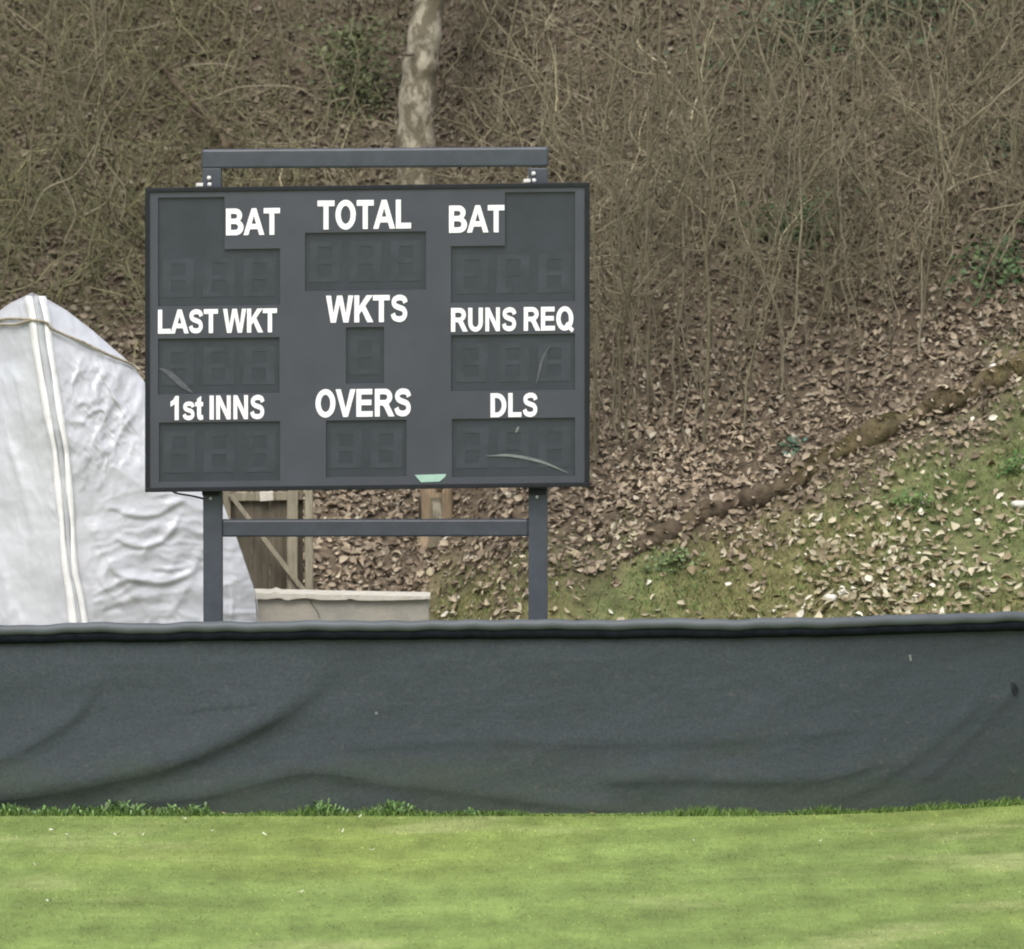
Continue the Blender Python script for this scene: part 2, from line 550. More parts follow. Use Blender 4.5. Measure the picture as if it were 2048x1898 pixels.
for p in (-480, 330, 1130, 1935, 2560):
    b = at(p, 1400, float(fence_Y(p)) + 0.09)
    t2 = Tubes()
    t2.add([(b[0], b[1], -0.02), (b[0], b[1], at(p, fence_top(p), float(fence_Y(p)) + 0.09)[2] - 0.02)], 0.022, 10)
    t2.build('post', M['rubber'], scr)
# a small dark tear and two pale flecks on the cloth
def fab_pt(px, py, off=-0.006):
    j = int(np.argmin(abs(pxs - px)))
    tz = float(top_z[0, j])
    v = (tz - at(px, py, float(fence_Y(px)))[2]) / (tz + 0.01)
    i = int(np.clip(v * 149, 0, 149))
    return at(px, py, Yw[i, j] + off)
def patch(name, pts, m, parent, off=-0.006):
    P = [fab_pt(x, y, off) for x, y in pts]
    bm = bmesh.new()
    vs_ = [bm.verts.new(p) for p in P]
    bm.faces.new(vs_)
    return bm_obj(name, bm, m, parent)
patch('tear', [(2023, 1364), (2030, 1366), (2037, 1376), (2036, 1387), (2030, 1389), (2025, 1380)], M['rubber'], scr)
patch('pale_fleck', [(1817, 1310), (1822, 1309), (1824, 1321), (1820, 1323)], M['mark'], scr)
patch('pale_fleck', [(749, 1424), (755, 1423), (756, 1428), (751, 1430)], M['mark'], scr)

# ------------------------------------------------------------------ scoreboard
YS = 1.2                                            # depth of the board face


def bp(u, v):
    """Board coordinates to photograph pixels: the board hangs a touch out of level."""
    return (u, v - 0.0125 * (u - 740))


base = at(740, 1240, YS)
sb = empty('scoreboard', (base[0], YS + 0.1, 0))
tag(sb, 'dark grey cricket scoreboard with white lettering on two steel posts', 'scoreboard')


def rect(u0, v0, u1, v1):
    return [bp(u0, v0), bp(u1, v0), bp(u1, v1), bp(u0, v1)]


# steel frame: two legs, top beam, crossbar
def leg(u0, u1):
    f = [at(u0, 336, YS + 0.10), at(u1, 336, YS + 0.10)]
    x0, x1, zt = f[0][0], f[1][0], f[0][2]
    bm = bmesh.new()
    bmesh.ops.create_cube(bm, size=1)
    for v_ in bm.verts:
        v_.co = Vector((x0 if v_.co.x < 0 else x1, YS + 0.10 if v_.co.y < 0 else YS + 0.215, -0.3 if v_.co.z < 0 else zt))
    return bm_obj('leg', bm, M['steel'], sb, 0.006)
leg(404.5, 443)
leg(1057, 1095.5)
prism('top_beam', [(403, 299), (1097, 294), (1097, 333.5), (403, 337.5)], YS + 0.095, 0.125, M['steel'], sb, 0.013)
prism('crossbar', [(443.6, 1040), (1056.4, 1039), (1056.4, 1073), (443.6, 1074)], YS + 0.11, 0.095, M['steel'], sb, 0.011)

# cabinet behind the face, and its dark edge
prism('cabinet', rect(297, 378, 1171, 971), YS + 0.03, 0.066, M['rubber'], sb, 0.004)
def ring(name, o, i, Y, thick, m):
    for k, q in enumerate([[(o[0], o[1]), (o[2], o[1]), (o[2], i[1]), (o[0], i[1])], [(o[0], i[3]), (o[2], i[3]), (o[2], o[3]), (o[0], o[3])],
                           [(o[0], i[1]), (i[0], i[1]), (i[0], i[3]), (o[0], i[3])], [(i[2], i[1]), (o[2], i[1]), (o[2], i[3]), (i[2], i[3])]]):
        prism(name, [bp(*p) for p in q], Y, thick, m, sb, 0.003)
ring('edge_trim', (290, 370.5, 1179.5, 979), (299, 379, 1169.5, 970), YS - 0.012, 0.05, M['rubber'])

wins = {'bat': [(316, 390, 449, 494.5), (316, 494.5, 560, 608)], 'bat2': [(1010, 388, 1150, 494.5), (902, 494.5, 1150, 608)], 'total': [(610, 464, 852, 581)],
        'last': [(316, 672, 559, 784)], 'req': [(902, 672, 1150, 785)], 'wkts': [(692, 654, 768, 767)], 'inns': [(318, 840, 560, 959)], 'overs': [(652, 840, 813, 954)], 'dls': [(904, 840, 1150, 957)]}
allr = [r for l in wins.values() for r in l]
us = sorted({299.0, 1169.5} | {float(r[k]) for r in allr for k in (0, 2)})
vs2 = sorted({379.0, 970.0} | {float(r[k]) for r in allr for k in (1, 3)})
bm = bmesh.new()
vd = {}
for i, u in enumerate(us):
    for j, v in enumerate(vs2):
        vd[i, j] = bm.verts.new(at(*bp(u, v), YS))
for i in range(len(us) - 1):
    for j in range(len(vs2) - 1):
        cu, cv = (us[i] + us[i + 1]) / 2, (vs2[j] + vs2[j + 1]) / 2
        if not any(r[0] < cu < r[2] and r[1] < cv < r[3] for r in allr):
            bm.faces.new((vd[i, j], vd[i, j + 1], vd[i + 1, j + 1], vd[i + 1, j]))
for v_ in list(bm.verts):
    if not v_.link_faces:
        bm.verts.remove(v_)
be = [e for e in bm.edges if e.is_boundary]
ex = bmesh.ops.extrude_edge_only(bm, edges=be)
bmesh.ops.translate(bm, vec=(0, 0.020, 0), verts=[g for g in ex['geom'] if isinstance(g, bmesh.types.BMVert)])
bmesh.ops.recalc_face_normals(bm, faces=bm.faces)
bm_obj('board_face', bm, M['face'], sb)

def digit(r, parent):
    u0, v0, u1, v1 = r
    w_, h_ = u1 - u0, v1 - v0
    bm = bmesh.new()
    cu_ = [u0, u0 + 0.28 * w_, u1 - 0.28 * w_, u1]
    cv_ = [v0, v0 + 0.13 * h_, v0 + 0.44 * h_, v0 + 0.56 * h_, v1 - 0.13 * h_, v1]
    g_ = [[bm.verts.new(at(*bp(u - 0.03 * (v - v0 - h_ / 2), v), YS + 0.0155)) for v in cv_] for u in cu_]
    for i in range(3):
        for j in range(5):
            if not (i == 1 and j in (1, 3)):
                bm.faces.new((g_[i][j], g_[i][j + 1], g_[i + 1][j + 1], g_[i + 1][j]))
    ex = bmesh.ops.extrude_face_region(bm, geom=list(bm.faces))
    bmesh.ops.translate(bm, vec=(0, 0.0015, 0), verts=[g for g in ex['geom'] if isinstance(g, bmesh.types.BMVert)])
    bmesh.ops.recalc_face_normals(bm, faces=bm.faces)
    return bm_obj('digit', bm, M['digit'], parent)


for key, rs in wins.items():
    main = rs[-1]
    if len(rs) == 2:                                 # the L-shaped pair of windows under each BAT
        a, b = rs
        if a[0] == b[0]:
            q = [(a[0], a[1]), (a[2], a[1]), (a[2], a[3]), (b[2], b[1]), (b[2], b[3]), (b[0], b[3])]
        else:
            q = [(a[0], a[1]), (a[2], a[1]), (b[2], b[3]), (b[0], b[3]), (b[0], b[1]), (a[0], a[3])]
        wn = prism('number_window', [bp(*p) for p in q], YS + 0.018, 0.006, M['window'], sb)
    else:
        wn = prism('number_window', rect(*main), YS + 0.018, 0.006, M['window'], sb)
    nd = {'wkts': 1, 'overs': 2}.get(key, 3)
    W = main[2] - main[0]
    for k in range(nd):
        u0 = main[0] + W * (k + 0.5) / nd
        hw = 0.39 * W / nd
        digit((u0 - hw, main[1] + 18, u0 + hw, main[3] - 18), wn)

TEXT = [('TOTAL', 635, 400, 822, 458), ('BAT', 452, 416.5, 560, 470), ('BAT', 898, 410.5, 1009, 465), ('LAST WKT', 316, 618, 554, 666), ('WKTS', 652, 590.5, 815, 644.5),
        ('RUNS REQ', 902, 614.5, 1148, 662), ('1st INNS', 341, 791, 529, 839), ('OVERS', 631, 778, 822, 833.5), ('DLS', 981, 786, 1075, 834)]
def arc(cx, cy, rx, ry, a0, a1, n=14):
    return [(cx + rx * math.cos(math.radians(a0 + (a1 - a0) * i / n)), cy + ry * math.sin(math.radians(a0 + (a1 - a0) * i / n))) for i in range(n + 1)]


def thick(ctrl, wd):
    c = curve_pts(ctrl, 44)
    T = np.gradient(c, axis=0)
    T /= np.linalg.norm(T, axis=1)[:, None]
    Nn = np.stack([-T[:, 1], T[:, 0]], 1) * wd / 2
    return [tuple(p) for p in c + Nn] + [tuple(p) for p in (c - Nn)[::-1]]


S_C = [(0.775, 0.715), (0.70, 0.865), (0.47, 0.915), (0.25, 0.845), (0.20, 0.715), (0.28, 0.60), (0.47, 0.53), (0.68, 0.455), (0.755, 0.29), (0.67, 0.135), (0.47, 0.085), (0.24, 0.14), (0.155, 0.30)]
GLYPH = {                                              # bold grotesque capitals: advance, outlines (holes after the outer one)
    'I': (0.388, [[(0.09, 0), (0.09, 1), (0.30, 1), (0.30, 0)]]),
    'L': (0.853, [[(0.1, 1), (0.31, 1), (0.31, 0.17), (0.80, 0.17), (0.80, 0), (0.1, 0)]]),
    'E': (0.931, [[(0.1, 0), (0.1, 1), (0.85, 1), (0.85, 0.83), (0.31, 0.83), (0.31, 0.60), (0.81, 0.60), (0.81, 0.43), (0.31, 0.43), (0.31, 0.17), (0.87, 0.17), (0.87, 0)]]),
    'T': (0.853, [[(0.03, 1), (0.82, 1), (0.82, 0.83), (0.53, 0.83), (0.53, 0), (0.32, 0), (0.32, 0.83), (0.03, 0.83)]]),
    'N': (1.008, [[(0.1, 0), (0.1, 1), (0.30, 1), (0.71, 0.34), (0.71, 1), (0.90, 1), (0.90, 0), (0.70, 0), (0.29, 0.65), (0.29, 0)]]),
    'V': (0.931, [[(0, 1), (0.22, 1), (0.47, 0.26), (0.71, 1), (0.93, 1), (0.57, 0), (0.355, 0)]]),
    'W': (1.318, [[(0.01, 1), (0.22, 1), (0.355, 0.30), (0.545, 1), (0.775, 1), (0.965, 0.30), (1.10, 1), (1.31, 1), (1.075, 0), (0.855, 0), (0.66, 0.72), (0.46, 0), (0.235, 0)]]),
    'K': (1.008, [[(0.1, 1), (0.31, 1), (0.31, 0.56), (0.69, 1), (0.96, 1), (0.60, 0.61), (0.99, 0), (0.73, 0), (0.455, 0.46), (0.31, 0.305), (0.31, 0), (0.1, 0)]]),
    'A': (1.008, [[(0, 0), (0.40, 1), (0.615, 1), (1.01, 0), (0.79, 0), (0.705, 0.225), (0.30, 0.225), (0.215, 0)], [(0.365, 0.395), (0.64, 0.395), (0.505, 0.77)]]),
    'U': (1.008, [[(0.1, 1), (0.31, 1)] + arc(0.505, 0.36, 0.195, 0.205, 180, 360) + [(0.70, 1), (0.91, 1)] + arc(0.505, 0.385, 0.405, 0.40, 0, -180)]),
    'D': (1.008, [[(0.1, 0), (0.1, 1)] + arc(0.45, 0.5, 0.50, 0.5, 90, -90), [(0.31, 0.17), (0.31, 0.83)] + arc(0.43, 0.5, 0.30, 0.33, 90, -90)]),
    'B': (1.008, [[(0.1, 0), (0.1, 1)] + arc(0.55, 0.745, 0.33, 0.255, 90, -52) + arc(0.57, 0.285, 0.385, 0.285, 58, -90), [(0.31, 0.605), (0.31, 0.83)] + arc(0.52, 0.7175, 0.145, 0.1125, 90, -90), [(0.31, 0.17), (0.31, 0.435)] + arc(0.54, 0.3025, 0.175, 0.1325, 90, -90)]),
    'R': (1.008, [[(0.1, 0), (0.1, 1)] + arc(0.58, 0.715, 0.345, 0.285, 90, -62) + [(0.79, 0.37), (1.02, 0), (0.77, 0), (0.57, 0.32), (0.50, 0.40), (0.42, 0.415), (0.31, 0.415), (0.31, 0)], [(0.31, 0.58), (0.31, 0.83)] + arc(0.56, 0.705, 0.155, 0.125, 90, -90)]),
    'O': (1.086, [arc(0.543, 0.5, 0.475, 0.515, 0, 340, 34), arc(0.543, 0.5, 0.255, 0.34, 0, 340, 34)]),
    'Q': (1.086, [arc(0.543, 0.5, 0.475, 0.515, 0, 340, 34), arc(0.543, 0.5, 0.255, 0.34, 0, 340, 34)]),
    'S': (0.931, [thick(S_C, 0.215)]),
    '1': (0.776, [[(0.36, 0), (0.36, 0.70), (0.12, 0.58), (0.12, 0.765), (0.28, 0.85), (0.39, 1.0), (0.56, 1.0), (0.56, 0)]]),
    's': (0.776, [thick([(x_ * 0.83, y_ * 0.745) for x_, y_ in S_C], 0.188)]),
    't': (0.465, [[(0.13, 0.73), (0.02, 0.73), (0.02, 0.58), (0.13, 0.58), (0.13, 0.2), (0.16, 0.06), (0.25, -0.01), (0.36, -0.01), (0.45, 0.02), (0.43, 0.17), (0.37, 0.155), (0.33, 0.18), (0.33, 0.58), (0.44, 0.58), (0.44, 0.73), (0.33, 0.73), (0.33, 0.98), (0.13, 0.87)]]),
    ' ': (0.33, []),
}


def embolden(P, d):
    """Push a closed outline outwards by d (inwards when d < 0)."""
    P = np.array([p for i, p in enumerate(P) if np.hypot(p[0] - P[i - 1][0], p[1] - P[i - 1][1]) > 1e-4])
    area = 0.5 * np.sum(P[:, 0] * np.roll(P[:, 1], -1) - np.roll(P[:, 0], -1) * P[:, 1])
    e = np.roll(P, -1, 0) - P
    e /= np.linalg.norm(e, axis=1)[:, None]
    nrm = np.stack([e[:, 1], -e[:, 0]], 1) * (1 if area > 0 else -1)
    a_, b_ = np.roll(nrm, 1, 0), nrm
    m_ = a_ + b_
    m_ /= np.maximum((m_ * m_).sum(1), 0.6)[:, None] / 2
    return [tuple(p) for p in P + m_ * d]


def flat_shape(splines):
    """A thin solid from closed outlines, holes cut through."""
    cu = bpy.data.curves.new('outline', 'CURVE')
    cu.dimensions = '2D'
    cu.fill_mode = 'BOTH'
    cu.extrude = 0.012
    for i_, sp_ in enumerate(splines):
        sp_ = sp_ if len(sp_) == 88 else embolden(sp_, 0.017 if i_ == 0 else -0.017)
        sp = cu.splines.new('POLY')
        sp.points.add(len(sp_) - 1)
        sp.use_cyclic_u = True
        for p_, q_ in zip(sp.points, sp_):
            p_.co = (q_[0], q_[1], 0, 1)
    co = bpy.data.objects.new('outline', cu)
    COL.objects.link(co)
    bpy.context.view_layer.update()
    me = bpy.data.meshes.new_from_object(co.evaluated_get(bpy.context.evaluated_depsgraph_get()))
    bpy.data.objects.remove(co)
    V_ = [v_.co.copy() for v_ in me.vertices]
    F_ = [tuple(p_.vertices) for p_ in me.polygons]
    bpy.data.meshes.remove(me)
    return V_, F_


for txt, x0, y0, x1, y1 in TEXT:
    pen, V_, F_ = 0.0, [], []
    for ch in txt:
        adv, spl = GLYPH[ch]
        groups_ = [(spl, 0.0)] if spl else []
        if ch == 'Q':
            groups_.append(([[(0.56, 0.20), (0.68, 0.33), (1.05, 0.03), (0.95, -0.09)]], 0.004))
        for sg_, dz in groups_:
            v1, f1 = flat_shape(sg_)
            n0 = len(V_)
            V_ += [(p_.x + pen, p_.y, p_.z + dz) for p_ in v1]
            F_ += [tuple(i_ + n0 for i_ in f_) for f_ in f1]
        pen += adv - 0.02
    xs_ = [p_[0] for p_ in V_]
    mnx, mxx = min(xs_), max(xs_)
    bm = bmesh.new()
    vv_ = []
    for p_ in V_:
        u = x0 + (p_[0] - mnx) / (mxx - mnx) * (x1 - x0)
        q_ = at(u, y1 - (p_[1] + 0.017) / 1.034 * (y1 - y0) - 0.0125 * (u - (x0 + x1) / 2), YS - 0.003)
        vv_.append(bm.verts.new((q_[0], q_[1] - p_[2] * 0.15, q_[2])))
    for f_ in F_:
        try:
            bm.faces.new([vv_[i_] for i_ in f_])
        except ValueError:
            pass
    bmesh.ops.remove_doubles(bm, verts=bm.verts, dist=1e-5)
    bmesh.ops.recalc_face_normals(bm, faces=bm.faces)
    bm_obj('lettering', bm, M['letter'], sb)

prism('sticker', [(829.5, 950), (892, 948), (891, 953), (879, 963), (842, 964.5)], YS - 0.004, 0.003, M['decal'], sb)


def mark(pts, wpx, m, Y):
    c = curve_pts(pts, 24)
    T = np.gradient(c, axis=0)
    T /= np.linalg.norm(T, axis=1)[:, None]
    Nn = np.stack([-T[:, 1], T[:, 0]], 1)
    wq = wpx * np.sin(np.linspace(0.12, np.pi - 0.12, 24))[:, None]
    q = list(map(tuple, c - Nn * wq / 2)) + list(map(tuple, (c + Nn * wq / 2)[::-1]))
    return prism('mark', q, Y, 0.002, m, sb)
# a curved reflection painted as a pale strip over the DLS window
mark([(972, 912), (1021, 911), (1081, 923), (1137, 946)], 6, M['mark'], YS + 0.0105)
mark([(1101, 690), (1086, 715), (1078, 745), (1071, 772)], 5, M['faint'], YS + 0.0105)
mark([(318, 736), (340, 748), (365, 770), (386, 786)], 12, M['faint'], YS + 0.0105)
mark([(1031, 866), (1035, 858), (1037, 852)], 5, M['mark'], YS + 0.0105)


def bolt(px, py, r=4.5, Y=YS + 0.092):
    p = at(px, py, Y)
    t = Tubes()
    t.add([(p[0], p[1] + 0.012, p[2]), (p[0], p[1] - 0.008, p[2])], r / 345, 8)
    t.build('bolt', M['bolt'], sb, smooth=False)
# lifting brackets and bolts where the board meets the posts
for x, y in ((418, 356), (419, 369), (1067, 347), (1068, 361)):
    bolt(x, y)
for x, y in ((399, 370), (1054, 362)):
    prism('bracket', [(x - 7, y - 3.5), (x + 7, y - 4), (x + 7, y + 2.5), (x - 7, y + 3)], YS + 0.04, 0.06, M['bolt'], sb, 0.002)
t = Tubes()
t.add([at(x_, y_, YS + 0.12) for x_, y_ in curve_pts([(338, 976), (352, 986), (385, 992), (409, 998)], 16)], 0.006, 6)
t.build('cable_and_roll_shade', M['cable_and_roll_shade'], sb)
for x, y in ((421, 997), (1074, 994)):
    bolt(x, y, 3.2)
    prism('bracket', [(x - 17, y - 15), (x + 17, y - 15), (x + 17, y - 6), (x - 17, y - 6)], YS + 0.06, 0.03, M['rubber'], sb, 0.002)

# ------------------------------------------------------------------ sheeted stack behind the left post
YT = 3.5
LEFT = [(-330, 1400), (-320, 1240), (-260, 1000), (-130, 760), (-40, 650), (20, 606), (64, 585)]
RIGHT = [(64, 585), (91, 596), (132, 620), (182, 658), (235, 704), (265, 730), (290, 766), (345, 850), (400, 930), (445, 1005), (473, 1075), (488, 1120), (509, 1181), (513, 1240), (540, 1420)]
py = np.concatenate([[585], 585 + np.linspace(0.012, 1, 230) ** 1.15 * 835])
lx = np.interp(py, [p[1] for p in LEFT[::-1]], [p[0] for p in LEFT[::-1]])
rx = np.interp(py, [p[1] for p in RIGHT], [p[0] for p in RIGHT])
RIDGE = [(585, 66), (594, 69), (772, 97), (901, 121), (1052, 134), (1242, 156), (1420, 176)]
rid = np.interp(py, [p[0] for p in RIDGE], [p[1] for p in RIDGE])
uu = np.linspace(-1, 1, 301)
TX = np.where(uu[None] < 0, rid[:, None] + uu[None] * (rid - lx)[:, None], rid[:, None] + uu[None] * (rx - rid)[:, None])
TY = np.repeat(py[:, None], 301, 1)
Dd = np.where(uu < 0, 1.15, 0.30)[None] * (1 - np.sqrt(np.clip(1 - (0.96 * np.abs(uu[None])) ** 1.7, 0, 1))) * np.clip((py[:, None] - 575) / 150, 0.12, 1)
Dd = Dd + 0.22 * np.clip(np.abs(uu[None]), 0, 1)


def fold(X_, Y_, pts, amp, wd):
    """A rounded sagging fold along a polyline, light above and shaded below."""
    c = curve_pts(pts, 60)
    d2 = np.full(X_.shape, 1e9)
    sg = np.zeros(X_.shape)
    end = np.zeros(X_.shape)
    for k in range(len(c) - 1):
        a, b = c[k], c[k + 1]
        ab = b - a
        t = np.clip(((X_ - a[0]) * ab[0] + (Y_ - a[1]) * ab[1]) / (ab @ ab), 0, 1)
        qx, qy = a[0] + t * ab[0], a[1] + t * ab[1]
        dd = (X_ - qx) ** 2 + (Y_ - qy) ** 2
        s = np.sign(ab[0] * (Y_ - a[1]) - ab[1] * (X_ - a[0]))
        m_ = dd < d2
        d2 = np.where(m_, dd, d2)
        sg = np.where(m_, s, sg)
        end = np.where(m_, (k + t) / (len(c) - 1), end)
    d = np.sqrt(d2) * sg
    f = np.sin(np.clip(end, 0, 1) * np.pi) ** 0.6
    return -amp * f * np.where(d < 0, np.exp(-(d / wd) ** 2), np.exp(-(d / (wd * 0.45)) ** 2))


for pts, amp, wd in [([(212, 1010), (262, 1030), (310, 1030), (345, 1012), (375, 996)], 0.045, 15), ([(226, 1072), (262, 1090), (305, 1090), (340, 1068), (366, 1020)], 0.050, 16),
                     ([(220, 1140), (270, 1160), (330, 1165), (380, 1145), (402, 1105)], 0.050, 17), ([(300, 1137), (350, 1139), (388, 1128)], 0.028, 9),
                     ([(180, 1035), (205, 1090), (240, 1150), (280, 1200), (310, 1240)], 0.040, 38), ([(330, 1240), (360, 1200), (400, 1120)], 0.026, 26),
                     ([(186, 1130), (220, 1185), (260, 1222)], 0.022, 24), ([(160, 855), (178, 830), (205, 820), (220, 850), (232, 890)], 0.035, 10),
                     ([(190, 725), (215, 770), (250, 830), (280, 870)], 0.035, 13), ([(135, 690), (165, 745), (180, 800)], 0.025, 12),
                     ([(118, 662), (160, 684), (205, 705), (255, 724)], 0.050, 9), ([(215, 900), (212, 930), (206, 945)], 0.02, 5),
                     ([(0, 850), (30, 930), (60, 1040), (70, 1180)], 0.020, 22), ([(10, 730), (35, 770), (60, 900)], 0.014, 16), ([(455, 1090), (470, 1150), (490, 1230)], 0.025, 12),
                     ([(460, 1160), (464, 1200), (462, 1250)], 0.02, 8), ([(300, 995), (350, 988), (408, 1000)], 0.02, 7)]:
    Dd = Dd + fold(TX, TY, pts, amp * 0.42, wd * 0.62)
crump = np.exp(-(((TX - 220) / 105) ** 2 + ((TY - 810) / 150) ** 2))
def ridged(x, y, sd, n=4):
    """Sharp random creases: ridges of several sizes."""
    q, a_, tot = 0, 1.0, 0
    for k in range(n):
        q = q + a_ * (1 - np.abs(2 * vnoise(x * 2 ** k, y * 2 ** k, sd + k) - 1)) ** 2
        tot += a_
        a_ *= 0.5
    return q / tot
WX, WY = TX + 30 * fbm(TX / 60, TY / 60, 6), TY + 30 * fbm(TX / 60, TY / 60, 7)
Dd = Dd - crump * (0.045 * (ridged((WX + 0.5 * WY) / 52, (WY - 0.5 * WX) / 95, 2, 4) - 0.4) + 0.034 * (ridged((WX - WY) / 60, (WX + WY) / 110, 5, 4) - 0.4))
low = np.clip((TY - 930) / 120, 0, 1) * np.clip((TX - rid[:, None] - 15) / 40, 0, 1)
Dd = Dd - low * 0.030 * (ridged(WX / 120 + WY / 300, WY / 46 - 0.4 * np.sin(TX / 70), 1, 3) - 0.4)
Dd = Dd - (1 - low) * 0.022 * (ridged((WX - 0.25 * WY) / 90, (WY + 0.25 * WX) / 330, 3, 4) - 0.4)
Dd = Dd + 0.05 * (fbm(TX / 160, TY / 160, 1) - 0.5) + 0.016 * (fbm(TX / 40, TY / 60, 4) - 0.5)


def tarp_pts(TX, TY, Yd):
    xc, yc = (TX - 1024) / FPX, (949 - TY) / FPX
    t = (Yd - CAM[1]) / (CP + yc * SP)
    return np.stack([xc * t, Yd, np.maximum(CAM[2] + (-SP + yc * CP) * t, -0.02)], -1)


front = tarp_pts(TX, TY, YT + Dd)
back = front.copy()
back[..., 1] = 2 * (YT + 0.80) - front[..., 1]
back[..., 2] = np.maximum(front[..., 2] - 0.16 * (back[..., 1] - front[..., 1]), -0.02)
nr, nc = TX.shape
tp = empty('sheeted_stack', (at(200, 1240, YT)[0], YT + 0.8, 0))
tag(tp, 'tall pointed stack wrapped in wrinkled white sheeting beside the scoreboard', 'tarpaulin')
V = np.concatenate([front.reshape(-1, 3), back.reshape(-1, 3)])
ff = grid_faces(nr, nc)
fb = grid_faces(nr, nc, nr * nc)[:, ::-1]
r_ = np.arange(nr - 1) * nc
side = []
for cc in (0, nc - 1):
    a = r_ + cc
    side.append(np.stack([a, a + nc, a + nc + nr * nc, a + nr * nc], 1))
sheet_o = np_mesh('sheet', V, np.concatenate([ff, fb] + side), M['tarp'], tp, smooth=True)


def tarp_at(px, py_, off):
    i = int(np.clip(np.searchsorted(py, py_), 0, nr - 1))
    j = int(np.argmin(abs(TX[i] - px)))
    return at(px, py_, YT + Dd[i, j] + off)


def band(name, L, R, m, off, thick=0.006):
    """A flat strap laid over the sheet between two pixel edges (py -> px)."""
    yy = np.concatenate([np.linspace(592, 640, 12), np.linspace(650, 1330, 90)])
    l = np.interp(yy, [p[0] for p in L], [p[1] for p in L]) + 1.2 * np.sin(yy / 23)
    r = np.interp(yy, [p[0] for p in R], [p[1] for p in R]) + 1.2 * np.sin(yy / 31 + 1)
    P = []
    for y_, a, b in zip(yy, l, r):
        q = [tarp_at(a + (b - a) * s, y_, off) for s in (0, 0.5, 1)]
        P += [(q[0][0], q[0][1] + 0.01, q[0][2]), q[0], (q[1][0], q[1][1] - thick, q[1][2]), q[2], (q[2][0], q[2][1] + 0.01, q[2][2])]
    return np_mesh(name, P, grid_faces(len(yy), 5), m, tp, smooth=True)


band('strap', [(585, 44), (594, 45), (640, 57), (772, 76), (901, 103), (1052, 117), (1150, 126), (1242, 137), (1340, 149)], [(585, 60), (594, 62), (640, 72), (772, 90), (901, 115), (1052, 129), (1150, 139), (1242, 155), (1340, 168)], M['strap'], -0.020)
band('strap', [(585, 74), (594, 77), (640, 88), (772, 105), (901, 127), (1052, 140), (1150, 145), (1242, 164), (1340, 176)], [(585, 86), (594, 91), (640, 101), (772, 117), (901, 139), (1052, 150), (1150, 157), (1242, 176), (1340, 189)], M['strap'], -0.020)
band('strap_centre', [(585, 60), (594, 62), (640, 72), (772, 90), (901, 115), (1052, 129), (1150, 139), (1242, 155), (1340, 168)], [(585, 74), (594, 77), (640, 88), (772, 105), (901, 127), (1052, 140), (1150, 145), (1242, 164), (1340, 176)], M['strapmid'], -0.014, 0.002)
for pts in ([(-120, 700), (-60, 662), (0, 640), (30, 637), (62, 639), (92, 645), (108, 660), (168, 685), (212, 707), (262, 728), (280, 740)], [(-40, 668), (0, 650), (30, 649), (62, 640)]):
    c = curve_pts(pts, 60)
    t = Tubes()
    t.add([tarp_at(a, b, -0.032) for a, b in c], 0.0085, 6)
    t.build('rope', M['rope'], tp)

# ------------------------------------------------------------------ low concrete wall, old fence, stump
YC = 4.45
cw = empty('concrete_wall', (at(690, 1240, YC)[0], YC + 0.15, 0))
tag(cw, 'low weathered concrete wall with pale coping behind the dark fabric', 'wall')
a, b = at(508, 1198, YC), at(858, 1199, YC)
bm = bmesh.new()
bmesh.ops.create_cube(bm, size=1)
for v_ in bm.verts:
    v_.co = Vector((a[0] if v_.co.x < 0 else b[0], YC if v_.co.y < 0 else YC + 0.3, -0.1 if v_.co.z < 0 else a[2]))
bm_obj('wall_body', bm, M['concrete'], cw, 0.01)
# coping: worn slab edge, broken along its lower lip
tops = [(506, 1186), (520, 1186), (540, 1187), (548, 1183), (560, 1187), (700, 1190), (860, 1193)]
lows = [(506, 1197), (520, 1198), (530, 1199), (560, 1196), (575, 1201), (590, 1198), (612, 1196), (640, 1200), (690, 1200), (700, 1197), (716, 1201), (760, 1201), (810, 1200), (860, 1198)]
tx = np.linspace(506, 860, 60)
q = [(x, np.interp(x, *zip(*tops))) for x in tx] + [(x, np.interp(x, *zip(*lows))) for x in tx[::-1]]
prism('coping', q, YC - 0.03, 0.36, M['coping'], cw)
crk = curve_pts([(620, 1200), (626, 1212), (634, 1222), (640, 1236)], 10)
prism('crack', [(x - 1.2, y) for x, y in crk] + [(x + 1.2, y) for x, y in crk[::-1]], YC - 0.003, 0.002, M['oldwood'], cw)

YW = 5.15
of = empty('plank_fence', (at(550, 1200, YW)[0], YW, 0))
tag(of, 'short run of dark weathered planks with pale posts behind the concrete wall', 'fence')
for x0, x1, y0 in ((440, 469.3, 1000), (470, 502.4, 990), (503, 539, 998), (539.8, 573.2, 988), (574, 606, 994)):
    prism('plank', [(x0, y0), (x1, y0 + random.uniform(-4, 4)), (x1, 1290), (x0, 1290)], YW + 0.03 + random.uniform(0, 0.012), 0.025, M['oldwood'], of)
def wpost(x0, x1, top, wob):
    q = [(x0, top), (x1, top + 3), (x1 + wob, 1120), (x1 + wob * 1.2, 1290), (x0 + wob * 1.2, 1290), (x0 + wob, 1120)]
    prism('post', q, YW - 0.06, 0.085, M['postwood'], of, 0.006)
wpost(609, 625, 940, 1)
wpost(575, 596, 950, -1)
wpost(446, 460, 960, 3)
prism('rail', [(446, 986), (606, 983), (606, 1000), (446, 1003)], YW - 0.005, 0.03, M['postwood'], of, 0.004)
prism('brace', [(456, 991), (465, 988), (611, 1179), (603, 1184)], YW - 0.09, 0.028, M['postwood'], of, 0.003)
prism('offcut', [(519, 984), (546, 983), (547, 1001), (520, 1003)], YW - 0.03, 0.024, M['coping'], of, 0.003)

